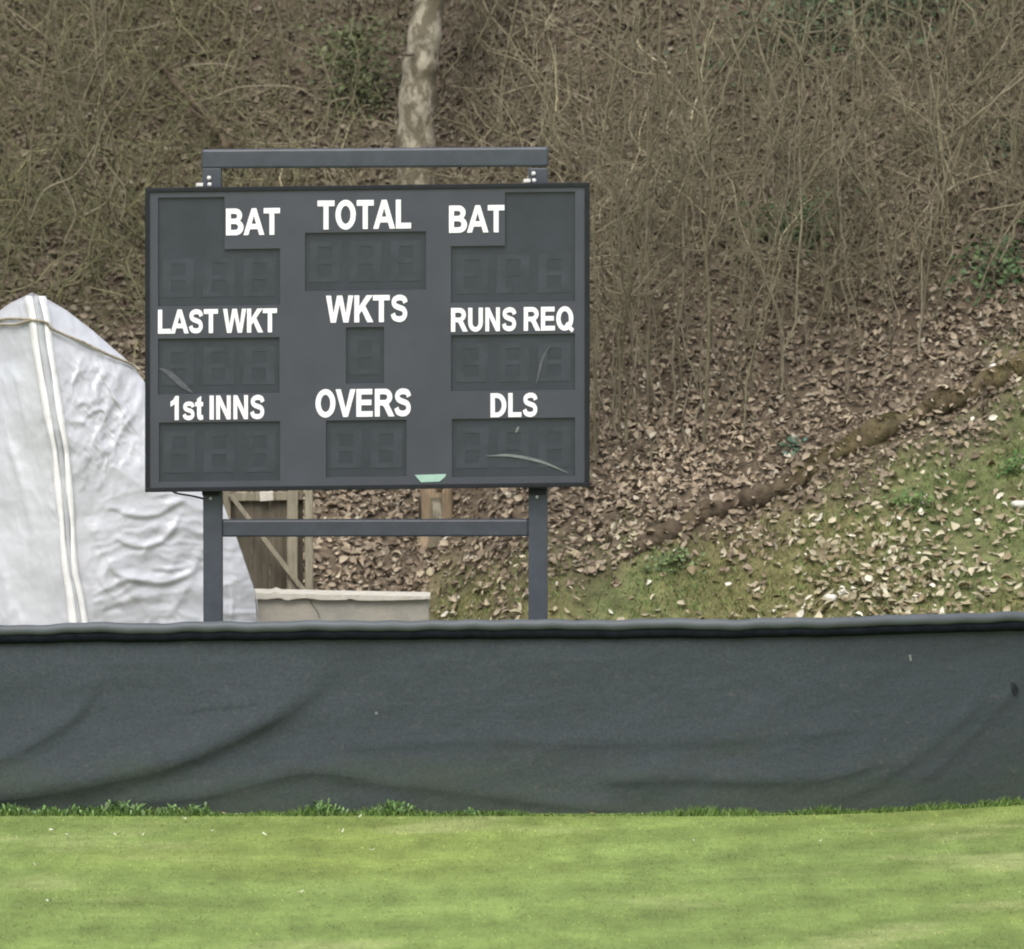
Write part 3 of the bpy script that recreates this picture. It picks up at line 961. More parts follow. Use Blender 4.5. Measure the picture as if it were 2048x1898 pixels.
h = ground_hit(870, 1062)
st = empty('tree_stump', tuple(h))
tag(st, 'pale split tree stump with bare orange wood below the scoreboard', 'stump')
bm = bmesh.new()
rows, sid = 14, 28
vr = []
hp = at(870, 965, h[1])[2] - h[2]
for i in range(rows):
    f = i / (rows - 1)
    ring_ = []
    for k in range(sid):
        an = k / sid * 2 * math.pi
        rr = 0.115 * (1.35 - 0.45 * min(f * 2.2, 1)) * (1 + 0.10 * math.sin(an * 3 + 1) + 0.06 * math.sin(an * 7 + f * 3))
        ring_.append(bm.verts.new((h[0] + rr * math.cos(an), h[1] + rr * math.sin(an), h[2] - 0.15 + f * (hp + 0.15) + (0.06 * math.sin(an * 2 + 0.5) + 0.03 * math.sin(an * 9) if i == rows - 1 else 0))))
    vr.append(ring_)
for i in range(rows - 1):
    for k in range(sid):
        bm.faces.new((vr[i][k], vr[i][(k + 1) % sid], vr[i + 1][(k + 1) % sid], vr[i + 1][k]))
bm.faces.new(vr[-1])
bm_obj('stump_wood', bm, M['cutwood'], st, smooth=True)
bm = bmesh.new()
for k0, k1 in ((10, 15), (20, 23)):                    # strips of bark still clinging on
    strip = []
    for i in range(8):
        f = i / 9
        for k in range(k0, k1 + 1):
            an = k / sid * 2 * math.pi
            rr = 0.128 * (1.35 - 0.45 * min(f * 2.2, 1)) * (1 + 0.10 * math.sin(an * 3 + 1))
            strip.append(bm.verts.new((h[0] + rr * math.cos(an), h[1] + rr * math.sin(an), h[2] - 0.1 + f * (hp + 0.1))))
    w_ = k1 - k0 + 1
    for i in range(7):
        for k in range(w_ - 1):
            bm.faces.new((strip[i * w_ + k], strip[i * w_ + k + 1], strip[(i + 1) * w_ + k + 1], strip[(i + 1) * w_ + k]))
bm_obj('loose_bark', bm, M['bark'], st, smooth=True)

# ------------------------------------------------------------------ the large tree behind the board
tb0 = ground_hit(836, 420)
Ytr = tb0[1]
tree = empty('large_tree', tuple(tb0))
tag(tree, 'thick leaning tree trunk with pale lichen patches rising behind the scoreboard', 'tree')
cl = [at(838, 560, Ytr), at(834, 420, Ytr), at(831, 280, Ytr), at(837, 170, Ytr), at(845, 100, Ytr), at(858, 0, Ytr), at(880, -250, Ytr), at(930, -700, Ytr), at(960, -1200, Ytr)]
c = curve_pts(cl, 70)
t = Tubes()
zr = np.linspace(0, 1, 70)
t.add(c, 0.146 - 0.055 * zr + 0.05 * np.exp(-zr * 14) + 0.008 * np.sin(zr * 60), 24)
trunk = t.build('trunk', M['bark'], tree)
for v_ in trunk.data.vertices:                        # knobbly bark outline
    k = 1 + 0.10 * (float(fbm(v_.co.x * 9 + v_.co.z * 3, v_.co.y * 9 + v_.co.z * 5, 2)) - 0.5)
    v_.co.x *= 1.0
    ctr = c[int(np.argmin(abs(c[:, 2] - tb0[2] - v_.co.z)))] - tb0
    v_.co.x = ctr[0] + (v_.co.x - ctr[0]) * k
    v_.co.y = ctr[1] + (v_.co.y - ctr[1]) * k
t = Tubes()
for k in range(16):
    s = c[int(random.uniform(0.62, 0.98) * 69)]
    an = random.uniform(0, 2 * math.pi)
    L_ = random.uniform(0.8, 2.2)
    p = [s + np.array([math.cos(an) * f * L_, math.sin(an) * f * L_, f * L_ * (0.6 + 0.3 * f)]) + rng.normal(0, 0.03, 3) * (f > 0) for f in np.linspace(0, 1, 8)]
    t.add(p, np.linspace(0.04, 0.008, 8), 6, (0.12, 0.105, 0.075))
t.build('crown', M['twig'], tree)
cx = at(818, 108, Ytr - 0.14)
bm = bmesh.new()
bmesh.ops.create_icosphere(bm, subdivisions=2, radius=1)
for v_ in bm.verts:
    v_.co = Vector((cx[0] + v_.co.x * 0.045, cx[1] + v_.co.y * 0.03, cx[2] + v_.co.z * 0.018))
bm_obj('knot', bm, M['oldwood'], tree, smooth=True)

# ------------------------------------------------------------------ leaf litter
TAN = np.array([[0.33, 0.275, 0.197], [0.245, 0.197, 0.138], [0.175, 0.137, 0.095], [0.115, 0.089, 0.061], [0.40, 0.36, 0.28]])


def leaves(x, Y, size, colr, tilt, lift=0.012):
    n = len(x)
    z = bank_h(x, Y)
    e = 0.03
    nx, ny = -(bank_h(x + e, Y) - z) / e, -(bank_h(x, Y + e) - z) / e
    N = np.stack([nx, ny, np.ones(n)], 1)
    N += rng.normal(0, 1, (n, 3)) * np.asarray(tilt).reshape(-1, 1)
    N /= np.linalg.norm(N, axis=1)[:, None]
    A = np.cross(N, rng.normal(0, 1, (n, 3)))
    A /= np.linalg.norm(A, axis=1)[:, None]
    B = np.cross(N, A)
    P = np.stack([x, Y, z + rng.random(n) * lift * 2 + 0.004], 1)
    L, W = size[:, None], (size * rng.uniform(0.28, 0.75, n))[:, None]
    k1, k2 = rng.uniform(-0.18, 0.50, (n, 1)) * L, rng.uniform(-0.15, 0.40, (n, 1)) * L
    V = np.stack([P - A * L / 2 + N * k1, P - A * L * 0.12 + B * W / 2 + N * k2, P + A * L * 0.22 + B * W * 0.40 + N * k2, P + A * L / 2 + N * k1 * 0.7,
                  P + A * L * 0.22 - B * W * 0.40 + N * k2, P - A * L * 0.12 - B * W / 2 + N * k2, P - A * L * 0.12, P + A * L * 0.2], 1)
    i = np.arange(n)[:, None] * 8
    F4 = np.concatenate([np.concatenate([i + 6, i + 1, i + 2, i + 7], 1), np.concatenate([i + 6, i + 7, i + 4, i + 5], 1)])
    F3 = np.concatenate([np.concatenate([i + 0, i + 1, i + 6], 1), np.concatenate([i + 0, i + 6, i + 5], 1), np.concatenate([i + 7, i + 2, i + 3], 1), np.concatenate([i + 7, i + 3, i + 4], 1)])
    return V.reshape(-1, 3), [F4, F3], np.repeat(colr, 8, 0)


n = 125000
x, Y = rng.uniform(-5.2, 5.2, n), 4.4 + 10.2 * rng.random(n) ** 1.15
keep = rng.random(n) < np.clip(1 - 1.0 * moss_amount(x, Y), 0.0, 1)
x, Y = x[keep], Y[keep]
n = len(x)
ci = rng.choice(5, n, p=[0.24, 0.35, 0.26, 0.11, 0.04])
cl_ = TAN[ci] * rng.uniform(0.75, 1.25, (n, 1)) * (0.62 + 0.7 * fbm(x * 1.2, Y * 1.2, 1))[:, None]
far = np.clip((Y - 7.5) / 3.0, 0, 1)[:, None]
cl_ = cl_ * (1 - 0.15 * far) + np.array([[0.135, 0.115, 0.078]]) * rng.uniform(0.7, 1.25, (n, 1)) * 0.0 * far
mid = np.array([[0.150, 0.128, 0.088]]) * (0.75 + 0.5 * fbm(x * 2, Y * 2, 2))[:, None]
cl_ = cl_ * (1 - 0.6 * far) + mid * 0.6 * far
V, F, C = leaves(x, Y, 0.024 + 0.056 * rng.random(n) ** 1.5, cl_, rng.uniform(0.2, 0.7, n), 0.02)
tag(np_mesh('leaf_litter', V, F, M['leaf'], col=C), 'thick brown dead leaf litter covering the wooded bank', 'leaf litter', kind='stuff')

n = 34000                                             # pale leaves strewn on the mossy slope
x, Y = rng.uniform(-1.2, 5.2, n), rng.uniform(3.2, 9.0, n)
p_ = moss_amount(x, Y) * np.clip(0.29 + 1.6 * (fbm(x * 1.1, Y * 1.1, 7) - 0.45), 0.10, 1) + 0.75 * np.clip((5.75 - Y) / 0.7, 0, 1) * np.clip((x - 0.2) / 1.4, 0, 1)
k = rng.random(n) < p_
x, Y = x[k], Y[k]
n = len(x)
PALE = np.array([[0.44, 0.40, 0.28], [0.32, 0.28, 0.18], [0.22, 0.18, 0.105], [0.64, 0.61, 0.50]])
cl_ = PALE[rng.choice(4, n, p=[0.24, 0.34, 0.34, 0.08])] * rng.uniform(0.8, 1.15, (n, 1))
V, F, C = leaves(x, Y, rng.uniform(0.022, 0.085, n), cl_, rng.uniform(0.2, 0.6, n), 0.02)
tag(np_mesh('pale_fallen_leaves', V, F, M['leaf'], col=C), 'pale dry leaves strewn over the mossy grass slope at right', 'fallen leaves', kind='stuff')

n = 120000                                            # short tufty grass and moss on the slope
x, Y = rng.uniform(-1.2, 5.2, n), rng.uniform(3.4, 9.0, n)
k = rng.random(n) < moss_amount(x, Y) * np.clip(0.25 + 1.6 * (fbm(x * 2.3, Y * 2.3, 3) - 0.3), 0, 1)
x, Y = x[k], Y[k]
n = len(x)
gg = np.clip((fbm(x * 0.9, Y * 0.9, 4) - 0.42) * 5, 0, 1)[:, None]
cl_ = (np.array([0.185, 0.192, 0.072]) * (1 - gg) + np.array([0.128, 0.185, 0.058]) * gg) * rng.uniform(0.6, 1.35, (n, 1))
V, F, C = blades(n, x, Y, bank_h(x, Y) - 0.004, rng.uniform(0.02, 0.065, n), rng.uniform(0.005, 0.010, n), rng.uniform(0.3, 1.3, n), cl_)
tag(np_mesh('slope_grass', V, F, M['blade'], col=C), 'thin mossy grass on the slope to the right of the scoreboard', 'grass', kind='stuff')


# ------------------------------------------------------------------ mossy fallen logs
LOGS = []


def log(label, pts, r0, r1, mossy, lean=0.0):
    P = np.array([ground_hit(*p) for p in pts])
    if lean:
        P = np.array([at(p[0], p[1], q[1] - lean) for p, q in zip(pts, P)])
    P[:, 2] += r0 * (0.1 if mossy < 0.5 else 0.3)
    c = curve_pts(P, 50)
    t = Tubes()
    f = np.linspace(0, 1, 50)
    rr = r0 + (r1 - r0) * f + 0.075 * (fbm(f * 14, f * 0 + r0 * 90, 5) - 0.5)
    c[:, 2] += 0.05 * (fbm(f * 7, f * 0 + r0 * 70, 6) - 0.5)
    c[:, 1] += 0.20 * (fbm(f * 5, f * 0 + r0 * 50, 1) - 0.5)
    mo = np.clip(mossy + 1.4 * (fbm(f * 9, f * 0, 3) - 0.5), 0, 1)[:, None]
    rr = rr * (np.clip(np.minimum(f, 1 - f) / 0.10, 0, 1) ** 0.5 * 0.75 + 0.25) if not lean else rr
    c[:, 2] -= r0 * 0.5 * (1 - np.clip(np.minimum(f, 1 - f) / 0.15, 0, 1))
    t.add(c, rr, 14, np.array([0.085, 0.066, 0.046]) * (1 - mo) + np.array([0.112, 0.093, 0.045]) * mo)
    t.C[0] = t.C[0].copy()
    o = t.build('fallen_log', M['logmoss'])
    for v_ in o.data.vertices:
        k = 0.022 * (float(fbm(v_.co.x * 14, v_.co.z * 14 + v_.co.y * 6, 4)) - 0.5)
        v_.co.z += k
        v_.co.y += k
    if not lean:
        LOGS.append((c, rr))
    L_ = np.linalg.norm(np.diff(c, axis=0), axis=1).sum()
    if mossy > 0.5:                                    # a shaggy coat of moss over its upper side
        n_ = int(5200 * L_)
        k_ = rng.random(n_) * 48.99
        i_ = k_.astype(int)
        k_ = k_[fbm(k_ * 0.22, k_ * 0, 3) > 0.40]
        n_ = len(k_)
        i_ = k_.astype(int)
        p_ = c[i_] + (c[i_ + 1] - c[i_]) * (k_ - i_)[:, None]
        an = rng.uniform(-1.0, 2.6, n_)
        ra = rr[i_] * 0.97
        V_, F_, C_ = blades(n_, p_[:, 0] + rng.normal(0, 0.004, n_), p_[:, 1] - np.cos(an) * ra, p_[:, 2] + np.sin(an) * ra, rng.uniform(0.006, 0.022, n_), rng.uniform(0.004, 0.008, n_), rng.uniform(0.3, 1.5, n_),
                            np.array([0.112, 0.097, 0.042]) * rng.uniform(0.55, 1.35, (n_, 1)) * (0.6 + 0.8 * fbm(k_ * 0.5, an * 1.0, 2))[:, None])
        np_mesh('moss', V_, F_, M['blade'], o, C_)
    return tag(o, label, 'branch' if lean else 'log')


log('long mossy fallen log lying along the edge of the grass slope', [(1480, 1014), (1591, 968), (1645, 928), (1735, 884), (1816, 845), (1889, 810), (1945, 784)], 0.064, 0.074, 0.62)
log('brown rotting log lying low on the bank right of the scoreboard post', [(1240, 1116), (1330, 1072), (1402, 1037), (1480, 1008), (1560, 978)], 0.062, 0.068, 0.1)
log('short thick mossy log end at the right edge above the grass slope', [(1932, 792), (1995, 764), (2046, 740), (2140, 700), (2230, 660)], 0.066, 0.07, 0.75)
log('thicker dark bare branch slanting over the brush towards the scoreboard corner', [(290, 100), (330, 144), (380, 196), (425, 240), (455, 292)], 0.026, 0.034, 0.0, 0.6)
log('thinner dark branch slanting just below the thicker dark one', [(300, 170), (350, 205), (405, 240), (440, 268)], 0.014, 0.020, 0.0, 0.6)

lv = []
for c, rr in LOGS:                                     # dry leaves caught on and against the logs
    n = int(48 * np.linalg.norm(np.diff(c, axis=0), axis=1).sum())
    i_ = rng.integers(0, len(c), n)
    an = rng.uniform(-0.7, 2.4, n)
    lv.append(np.stack([c[i_, 0] + rng.normal(0, 0.03, n), c[i_, 1] - np.cos(an) * (rr[i_] + 0.012), c[i_, 2] + np.sin(an) * (rr[i_] + 0.006)], 1))
lv = np.concatenate(lv)
n = len(lv)
cl_ = TAN[rng.choice(5, n, p=[0.26, 0.34, 0.24, 0.1, 0.06])] * rng.uniform(0.8, 1.25, (n, 1))
V, F, C = leaves(lv[:, 0], lv[:, 1], 0.03 + 0.05 * rng.random(n), cl_, rng.uniform(0.3, 0.7, n), 0.0)
V[:, 2] += np.repeat(lv[:, 2] - bank_h(lv[:, 0], lv[:, 1]), 8)
tag(np_mesh('leaf_litter', V, F, M['leaf'], col=C), 'dry leaves caught on and against the fallen logs', 'leaf litter', kind='stuff')

for label, px, py_, r in [('small white stone lying in leaves close right of the scoreboard', 1238, 742, 0.020), ('white stone among leaves just above the mossy log end', 1990, 738, 0.036), ('larger white stone at the right edge of the grass slope', 2038, 1016, 0.048),
                          ('pale flat stone lowest on the grass slope near the fabric barrier', 1660, 1203, 0.045)]:
    b = ground_hit(px, py_)
    bm = bmesh.new()
    bmesh.ops.create_icosphere(bm, subdivisions=2, radius=1)
    for v_ in bm.verts:
        k = r * (1 + 0.35 * (float(fbm(v_.co.x * 1.3 + px, v_.co.y * 1.3 + v_.co.z, 2)) - 0.5) * 2)
        v_.co = Vector((b[0] + v_.co.x * k, b[1] + v_.co.y * k * 0.8, b[2] + 0.4 * r + v_.co.z * k * 0.62))
    tag(bm_obj('white_stone', bm, M['stone'], smooth=True), label, 'stone')

# ------------------------------------------------------------------ saplings and brush
OLIVE = np.array([0.188, 0.168, 0.108])


def grow(t, p, d, L, r, depth, colr, seg=8, wob=0.10, mul=3):
    """One stem with side twigs, wandering as it goes."""
    P = [np.array(p, float)]
    d = np.array(d, float)
    d /= np.linalg.norm(d)
    for k in range(seg):
        d = d + rng.normal(0, wob, 3)
        d[2] += 0.03
        d /= np.linalg.norm(d)
        P.append(P[-1] + d * L / seg)
    t.add(P, np.linspace(r, r * 0.4, seg + 1), 5 if r > 0.006 else 3, colr * rng.uniform(0.8, 1.25), cap=False)
    if depth:
        for k in range(mul):
            j = rng.integers(2, seg)
            a = rng.normal(0, 1, 3)
            a[2] = abs(a[2]) * 0.6
            grow(t, P[j], d * 0.5 + a * 0.6, L * rng.uniform(0.25, 0.5), r * 0.5, depth - 1, colr, 6, 0.16, mul)
    return P


def sapling(label, pts, r, group=None, ground=True, cat='sapling', n_tw=7, colr=0.8 * OLIVE, Y=None):
    """A sapling traced through photograph pixels, standing on the bank at its lowest point."""
    b = ground_hit(*pts[0]) if Y is None else np.array(at(*pts[0], Y))
    root = empty('bare_sapling', tuple(b))
    tag(root, label, cat, group)
    P = [b - np.array([0, 0, 0.05])] + [np.array(at(x, y, b[1] - 0.12 * i)) for i, (x, y) in enumerate(pts)]
    c = curve_pts(P, 36)
    c[1:] += rng.normal(0, 0.004, (35, 3))
    t = Tubes()
    t.add(c, np.linspace(r, r * 0.45, 36), 6, colr * 1.15)
    t.build('stem', M['twig'], root)
    t = Tubes()
    for k in range(n_tw):
        j = rng.integers(8, 35)
        a = rng.normal(0, 1, 3)
        a[2] = abs(a[2])
        grow(t, c[j], a, rng.uniform(0.25, 0.8), r * 0.42, 1, colr, 7, 0.12, 2)
    t.build('crown', M['twig'], root)
    return root


PALE_T = np.array([0.19, 0.165, 0.11])
sapling('tall straight thin sapling rising just right of the scoreboard corner', [(1296, 815), (1297, 640), (1294, 450), (1300, 270), (1318, 100), (1320, -160)], 0.013)
sapling('crooked sapling with dark base standing in leaves mid bank', [(1409, 893), (1413, 760), (1418, 620), (1412, 500), (1425, 360), (1404, 200), (1370, -60)], 0.015)
sapling('pale forked sapling leaning out of frame at upper right', [(1835, 560), (1855, 468), (1897, 366), (1931, 272), (1946, 236), (2046, 157), (2160, 70)], 0.013, colr=PALE_T)
sapling('shorter pale bent sapling beneath the forked one at right', [(1868, 640), (1890, 560), (1923, 497), (1948, 430), (2033, 408), (2120, 380)], 0.010, colr=PALE_T)
sapling('thin pale side stem forking towards the right edge', [(1931, 300), (1936, 264), (1995, 234), (2080, 215)], 0.008, colr=PALE_T)
sapling('twin sapling hugging the right edge of the scoreboard', [(1192, 930), (1190, 800), (1194, 640), (1188, 470), (1200, 300), (1235, 90), (1250, -150)], 0.012)
sapling('slim sapling between the scoreboard edge and the tall straight one', [(1240, 870), (1238, 720), (1228, 560), (1222, 420), (1250, 230), (1226, 60), (1190, -140)], 0.010)
sapling('thin stem forked from its base beside the crooked sapling', [(1422, 850), (1450, 760), (1478, 660), (1462, 560), (1480, 400), (1530, 250), (1560, 60)], 0.008)
sapling('pale arching bramble stem crossing the bank above the scoreboard left', [(400, 210), (480, 200), (560, 172), (620, 180), (690, 168)], 0.008, cat='bramble', colr=PALE_T)
sapling('straight thin sapling in front of the brush left of the leaning trunk', [(704, 110), (703, 60), (700, 0), (706, -150)], 0.009)
sapling('slender sapling close on the right side of the leaning trunk', [(970, 112), (968, 60), (960, -10), (985, -200)], 0.010)

protos = []
for k in range(6):
    root = empty('thin_sapling')
    t = Tubes()
    H = rng.uniform(1.6, 3.0)
    lean = rng.normal(0, 0.30, 2)
    P = [np.array([lean[0] * f * H + 0.05 * math.sin(f * 5 + k), lean[1] * f * H, f * H - 0.05]) + rng.normal(0, 0.015, 3) for f in np.linspace(0, 1, 14)]
    t.add(P, np.linspace(0.009, 0.004, 14), 5, OLIVE * rng.uniform(0.6, 0.95))
    t.build('stem', M['twig'], root)
    t = Tubes()
    for q in range(12):
        a = rng.normal(0, 1, 3)
        a[2] = abs(a[2]) * 0.8
        grow(t, P[rng.integers(2, 13)], a, rng.uniform(0.3, 0.95), 0.0048, 1, OLIVE * rng.uniform(0.6, 1.05), 7, 0.14, 3)
    t.build('crown', M['twig'], root)
    protos.append(root)
spots = [(px + random.uniform(-30, 30), py + random.uniform(-35, 35)) for px, py in
         [(1170, 700), (1260, 760), (1330, 720), (1360, 800), (1480, 760), (1530, 700), (1580, 800), (1640, 690), (1700, 740), (1790, 690), (1860, 700), (1960, 660), (1230, 520), (1350, 560), (1460, 600),
          (1560, 560), (1680, 560), (1780, 520), (1900, 560), (2010, 560), (1210, 330), (1330, 380), (1450, 420), (1600, 350), (1750, 330), (1870, 320), (1990, 340), (60, 520), (140, 500), (230, 540),
          (20, 400), (120, 360), (260, 380), (60, 250), (180, 240), (300, 260), (380, 150), (500, 240), (640, 270), (720, 240), (930, 250), (1020, 270), (1110, 230), (560, 120), (100, 110), (440, 60), (620, 50), (1050, 110), (1160, 120), (1300, 200), (1500, 180), (1800, 140), (2000, 120), (1188, 930), (1252, 860), (1332, 850), (1440, 850), (1205, 800)]]
for i, (px, py_) in enumerate(spots):
    if i < 6:
        o = protos[i]
    else:
        o = copy_tree(protos[i % 6])
    o.location = ground_hit(px, py_)
    o.rotation_euler.z = random.uniform(0, 6.28)
    s = random.uniform(0.75, 1.15)
    o.scale = (s, s, s)
    tag(o, 'thin bare twiggy sapling among brush on the leaf strewn bank', 'sapling', 'thin saplings on the wooded bank')

GREEN = [(1720, 75, 230, 55), (710, 230, 90, 60), (1590, 490, 110, 40), (2000, 560, 90, 60)]
slim = []
for k in range(4):
    root = empty('slim_stem')
    t = Tubes()
    H = rng.uniform(1.5, 2.6)
    lean = rng.normal(0, 0.13, 2)
    P = [np.array([lean[0] * f * H + 0.03 * math.sin(f * 7 + k), lean[1] * f * H, f * H - 0.05]) + rng.normal(0, 0.022, 3) for f in np.linspace(0, 1, 14)]
    t.add(P, np.linspace(0.0085, 0.004, 14), 5, np.array([0.185, 0.160, 0.112]) * rng.uniform(0.75, 1.05))
    t.build('stem', M['twig'], root)
    t = Tubes()
    for q in range(9):
        a = rng.normal(0, 1, 3)
        a[2] = abs(a[2]) * 1.2
        grow(t, P[rng.integers(2, 13)], a, rng.uniform(0.15, 0.5), 0.0036, 1, np.array([0.175, 0.150, 0.105]) * rng.uniform(0.7, 1.1), 6, 0.16, 2)
    t.build('crown', M['twig'], root)
    slim.append(root)
for i, (px, py_) in enumerate([(1172, 945), (1184, 900), (1216, 935), (1236, 880), (1262, 925), (1284, 850), (1322, 900), (1346, 860), (1372, 915), (1436, 870), (1460, 800), (1208, 820), (1500, 860), (1545, 790),
                               (1620, 760), (1690, 800), (1770, 760), (1848, 720), (1300, 930), (1395, 840), (1250, 790), (1580, 850)]):
    o = slim[i] if i < 4 else copy_tree(slim[i % 4])
    o.location = ground_hit(px, py_)
    o.rotation_euler.z = random.uniform(0, 6.28)
    q = random.uniform(0.7, 1.1)
    o.scale = (q, q, q)
    tag(o, 'slim straight upright stem rising from the open leaf litter right of the scoreboard', 'sapling', 'slim stems in the open litter')

t = Tubes()                                            # the tangle of low brush: nobody could count its twigs
for k in range(6800):
    px = rng.uniform(-150, 2200)
    lim = np.interp(px, [0, 300, 1150, 1250, 1600, 2048], [740, 760, 760, 900, 760, 640])
    py_ = lim * rng.random() ** 1.1 - 60
    xx, yy, zz = ground_hit(px, max(py_, 2)) if py_ > 2 else ground_hit(px, 2) + np.array([0, rng.uniform(0, 2.5), 0])
    zz = float(bank_h(xx, yy))
    left = np.clip((900 - px) / 500, 0, 1)
    if abs(xx - tb0[0]) < 0.28 and -1.6 < yy - tb0[1] < 0.3:
        continue
    pch = float(fbm(xx * 0.55, yy * 0.55, 7))
    if any(abs(px - q_[0]) < q_[2] and abs(py_ - q_[1]) < q_[3] for q_ in GREEN) and rng.random() < 0.75:
        continue
    if rng.random() < (0.85 if pch < 0.5 else 0.30) * (0.9 if px > 1100 else 0.75):
        continue                                       # thinner places where the leaf litter shows through
    cc = (OLIVE * (1 - 0.5 * left) + np.array([0.128, 0.138, 0.056]) * 0.5 * left) * rng.uniform(0.55, 1.3) * (1.7 if rng.random() < 0.10 else 1)
    a = rng.normal(0, 1, 3)
    a[2] = abs(a[2]) * 0.8 + (0.5 if px > 1100 else 0.15)
    grow(t, (xx, yy, zz + rng.uniform(0, 0.25)), a, rng.uniform(0.3, 1.1), 0.0022 + 0.0065 * rng.random() ** 2.2, 1 if rng.random() < 0.75 else 0, cc, 9, 0.27, 2)
for pts, r in [([(226, 62), (262, 62), (303, 54), (339, 44)], 0.010), ([(360, 140), (380, 132), (440, 128), (490, 140), (503, 118)], 0.008), ([(380, 210), (426, 195), (478, 175), (540, 172), (596, 177), (640, 200)], 0.008),
               ([(425, 10), (447, 26), (483, 87), (497, 133)], 0.006), ([(500, 285), (560, 288), (610, 282), (650, 270)], 0.008), ([(700, 195), (662, 205), (655, 240), (652, 267)], 0.007), ([(20, 20), (60, 60), (110, 10), (118, -30)], 0.007),
               ([(110, 0), (112, 60), (108, 130), (60, 200)], 0.006), ([(60, 440), (90, 380), (150, 350), (190, 290)], 0.007), ([(170, 430), (215, 400), (240, 330)], 0.007), ([(240, 450), (250, 380), (210, 320), (220, 260)], 0.006),
               ([(130, 480), (150, 420), (110, 330)], 0.006), ([(1000, 190), (1060, 172), (1120, 170), (1150, 210)], 0.007), ([(1180, 15), (1220, 50), (1300, 90)], 0.006), ([(900, 172), (960, 178), (1010, 168)], 0.007),
               ([(1330, 115), (1400, 98), (1440, 80), (1500, 75)], 0.007), ([(1690, 345), (1740, 320), (1800, 290)], 0.007)]:
    b = ground_hit(*pts[0])
    t.add(curve_pts([at(x_, y_, b[1] - 0.45 - 0.03 * i_) for i_, (x_, y_) in enumerate(pts)], 22), np.linspace(r, r * 0.5, 22), 5, np.array([0.27, 0.24, 0.165]) * rng.uniform(0.8, 1.1), cap=False)
tag(t.build('undergrowth', M['twig']), 'tangled bare brush and brambles over the upper bank', 'undergrowth', kind='stuff')


# ------------------------------------------------------------------ green plants on the bank, weeds along the barrier
def leafy(name, label, cat, px, py_, wpx, hpx, n, size, cols, group=None, lift=0.05):
    b = ground_hit(px, py_)
    root = empty(name, tuple(b))
    tag(root, label, cat, group)
    sc = 330.0
    x = b[0] + rng.normal(0, wpx / sc / 2.4, n)
    Y = b[1] + rng.normal(0, hpx / sc / 1.5, n)
    Vv, F, C = leaves(x, Y, rng.uniform(size * 0.6, size * 1.3, n), np.array(cols)[rng.integers(0, len(cols), n)] * rng.uniform(0.6, 1.4, (n, 1)), rng.uniform(0.3, 0.8, n), lift)
    np_mesh('foliage', Vv, F, M['green'], root, C)
    return root


IVY = [(0.045, 0.085, 0.028), (0.06, 0.11, 0.038), (0.09, 0.13, 0.05)]
leafy('ivy_patch', 'small bright green ivy patch among leaves in the middle of the bank', 'ivy', 1590, 490, 150, 40, 420, 0.05, IVY, lift=0.14)
leafy('ivy_patch', 'green ivy clump by the right edge above the mossy log', 'ivy', 2000, 560, 120, 60, 300, 0.05, IVY, lift=0.10)
leafy('ivy_patch', 'wide dull green ivy patch at the top right of the bank', 'ivy', 1720, 75, 330, 75, 2000, 0.06, [(0.075, 0.115, 0.055), (0.095, 0.135, 0.068)], lift=0.40)
leafy('ivy_patch', 'dull green ivy patch left of the leaning tree trunk', 'ivy', 710, 225, 120, 50, 750, 0.05, [(0.085, 0.105, 0.042), (0.105, 0.125, 0.05)], lift=0.30)
leafy('ivy_patch', 'dark ivy scrap at the right edge below the pale sapling', 'ivy', 2010, 300, 60, 60, 110, 0.05, [(0.045, 0.07, 0.03), (0.06, 0.09, 0.04)])
leafy('green_weed', 'small blue green weed beside the brown rotting log', 'weed', 1582, 910, 36, 14, 45, 0.04, [(0.055, 0.12, 0.085), (0.07, 0.13, 0.08)])
leafy('green_weed', 'low soft green weed at the foot of the grass slope', 'weed', 1345, 1138, 70, 18, 130, 0.035, [(0.10, 0.15, 0.055), (0.12, 0.16, 0.06)])
leafy('green_weed', 'bright green weed tuft in the upper grass slope', 'weed', 1820, 1020, 60, 22, 120, 0.035, [(0.09, 0.16, 0.04), (0.11, 0.17, 0.05)])
leafy('green_weed', 'bright weed at the right edge of the grass slope', 'weed', 2030, 945, 40, 18, 80, 0.035, [(0.07, 0.15, 0.035), (0.10, 0.17, 0.05)])


def weed(px, hpx, wpx, n, label):
    b = at(px, 1622, float(fence_Y(px)) - 0.10)
    root = empty('weed_clump', (b[0], b[1], 0))
    tag(root, label, 'weed', 'weeds along the foot of the barrier')
    P, Fq, Ft, C = [], [], [], []
    k0 = 0
    for k in range(int(n * 3.2)):
        x = b[0] + rng.normal(0, wpx / 345 / 2.6)
        y = b[1] + rng.normal(0, 0.03)
        zb = rng.uniform(0, 0.4) * hpx / 345 * math.exp(-((x - b[0]) * 345 / wpx * 1.6) ** 2)
        hh = hpx / 345 * rng.uniform(0.18, 0.5)
        a = rng.uniform(0, 6.28)
        d = np.array([math.cos(a), math.sin(a) * 0.5, 0])
        s = np.array([-math.sin(a), math.cos(a), 0.2])
        wl = rng.uniform(0.004, 0.010)
        ol = rng.uniform(0.3, 0.9)
        cc = np.array([0.115, 0.200, 0.062]) * rng.uniform(0.55, 1.45)
        for f, ww in ((0, 0.25), (0.4, 0.8), (0.75, 1.0), (1.0, 0.15)):
            p = np.array([x, y, -0.005 + zb]) + d * hh * ol * f ** 1.6 + np.array([0, 0, hh * (f - 0.3 * ol * f * f)])
            P += [p - s * wl * ww, p + s * wl * ww]
            C += [cc, cc]
        for q in range(3):
            Fq.append((k0 + 2 * q, k0 + 2 * q + 1, k0 + 2 * q + 3, k0 + 2 * q + 2))
        k0 += 8
    np_mesh('foliage', P, np.array(Fq), M['green'], root, np.array(C))
    return root


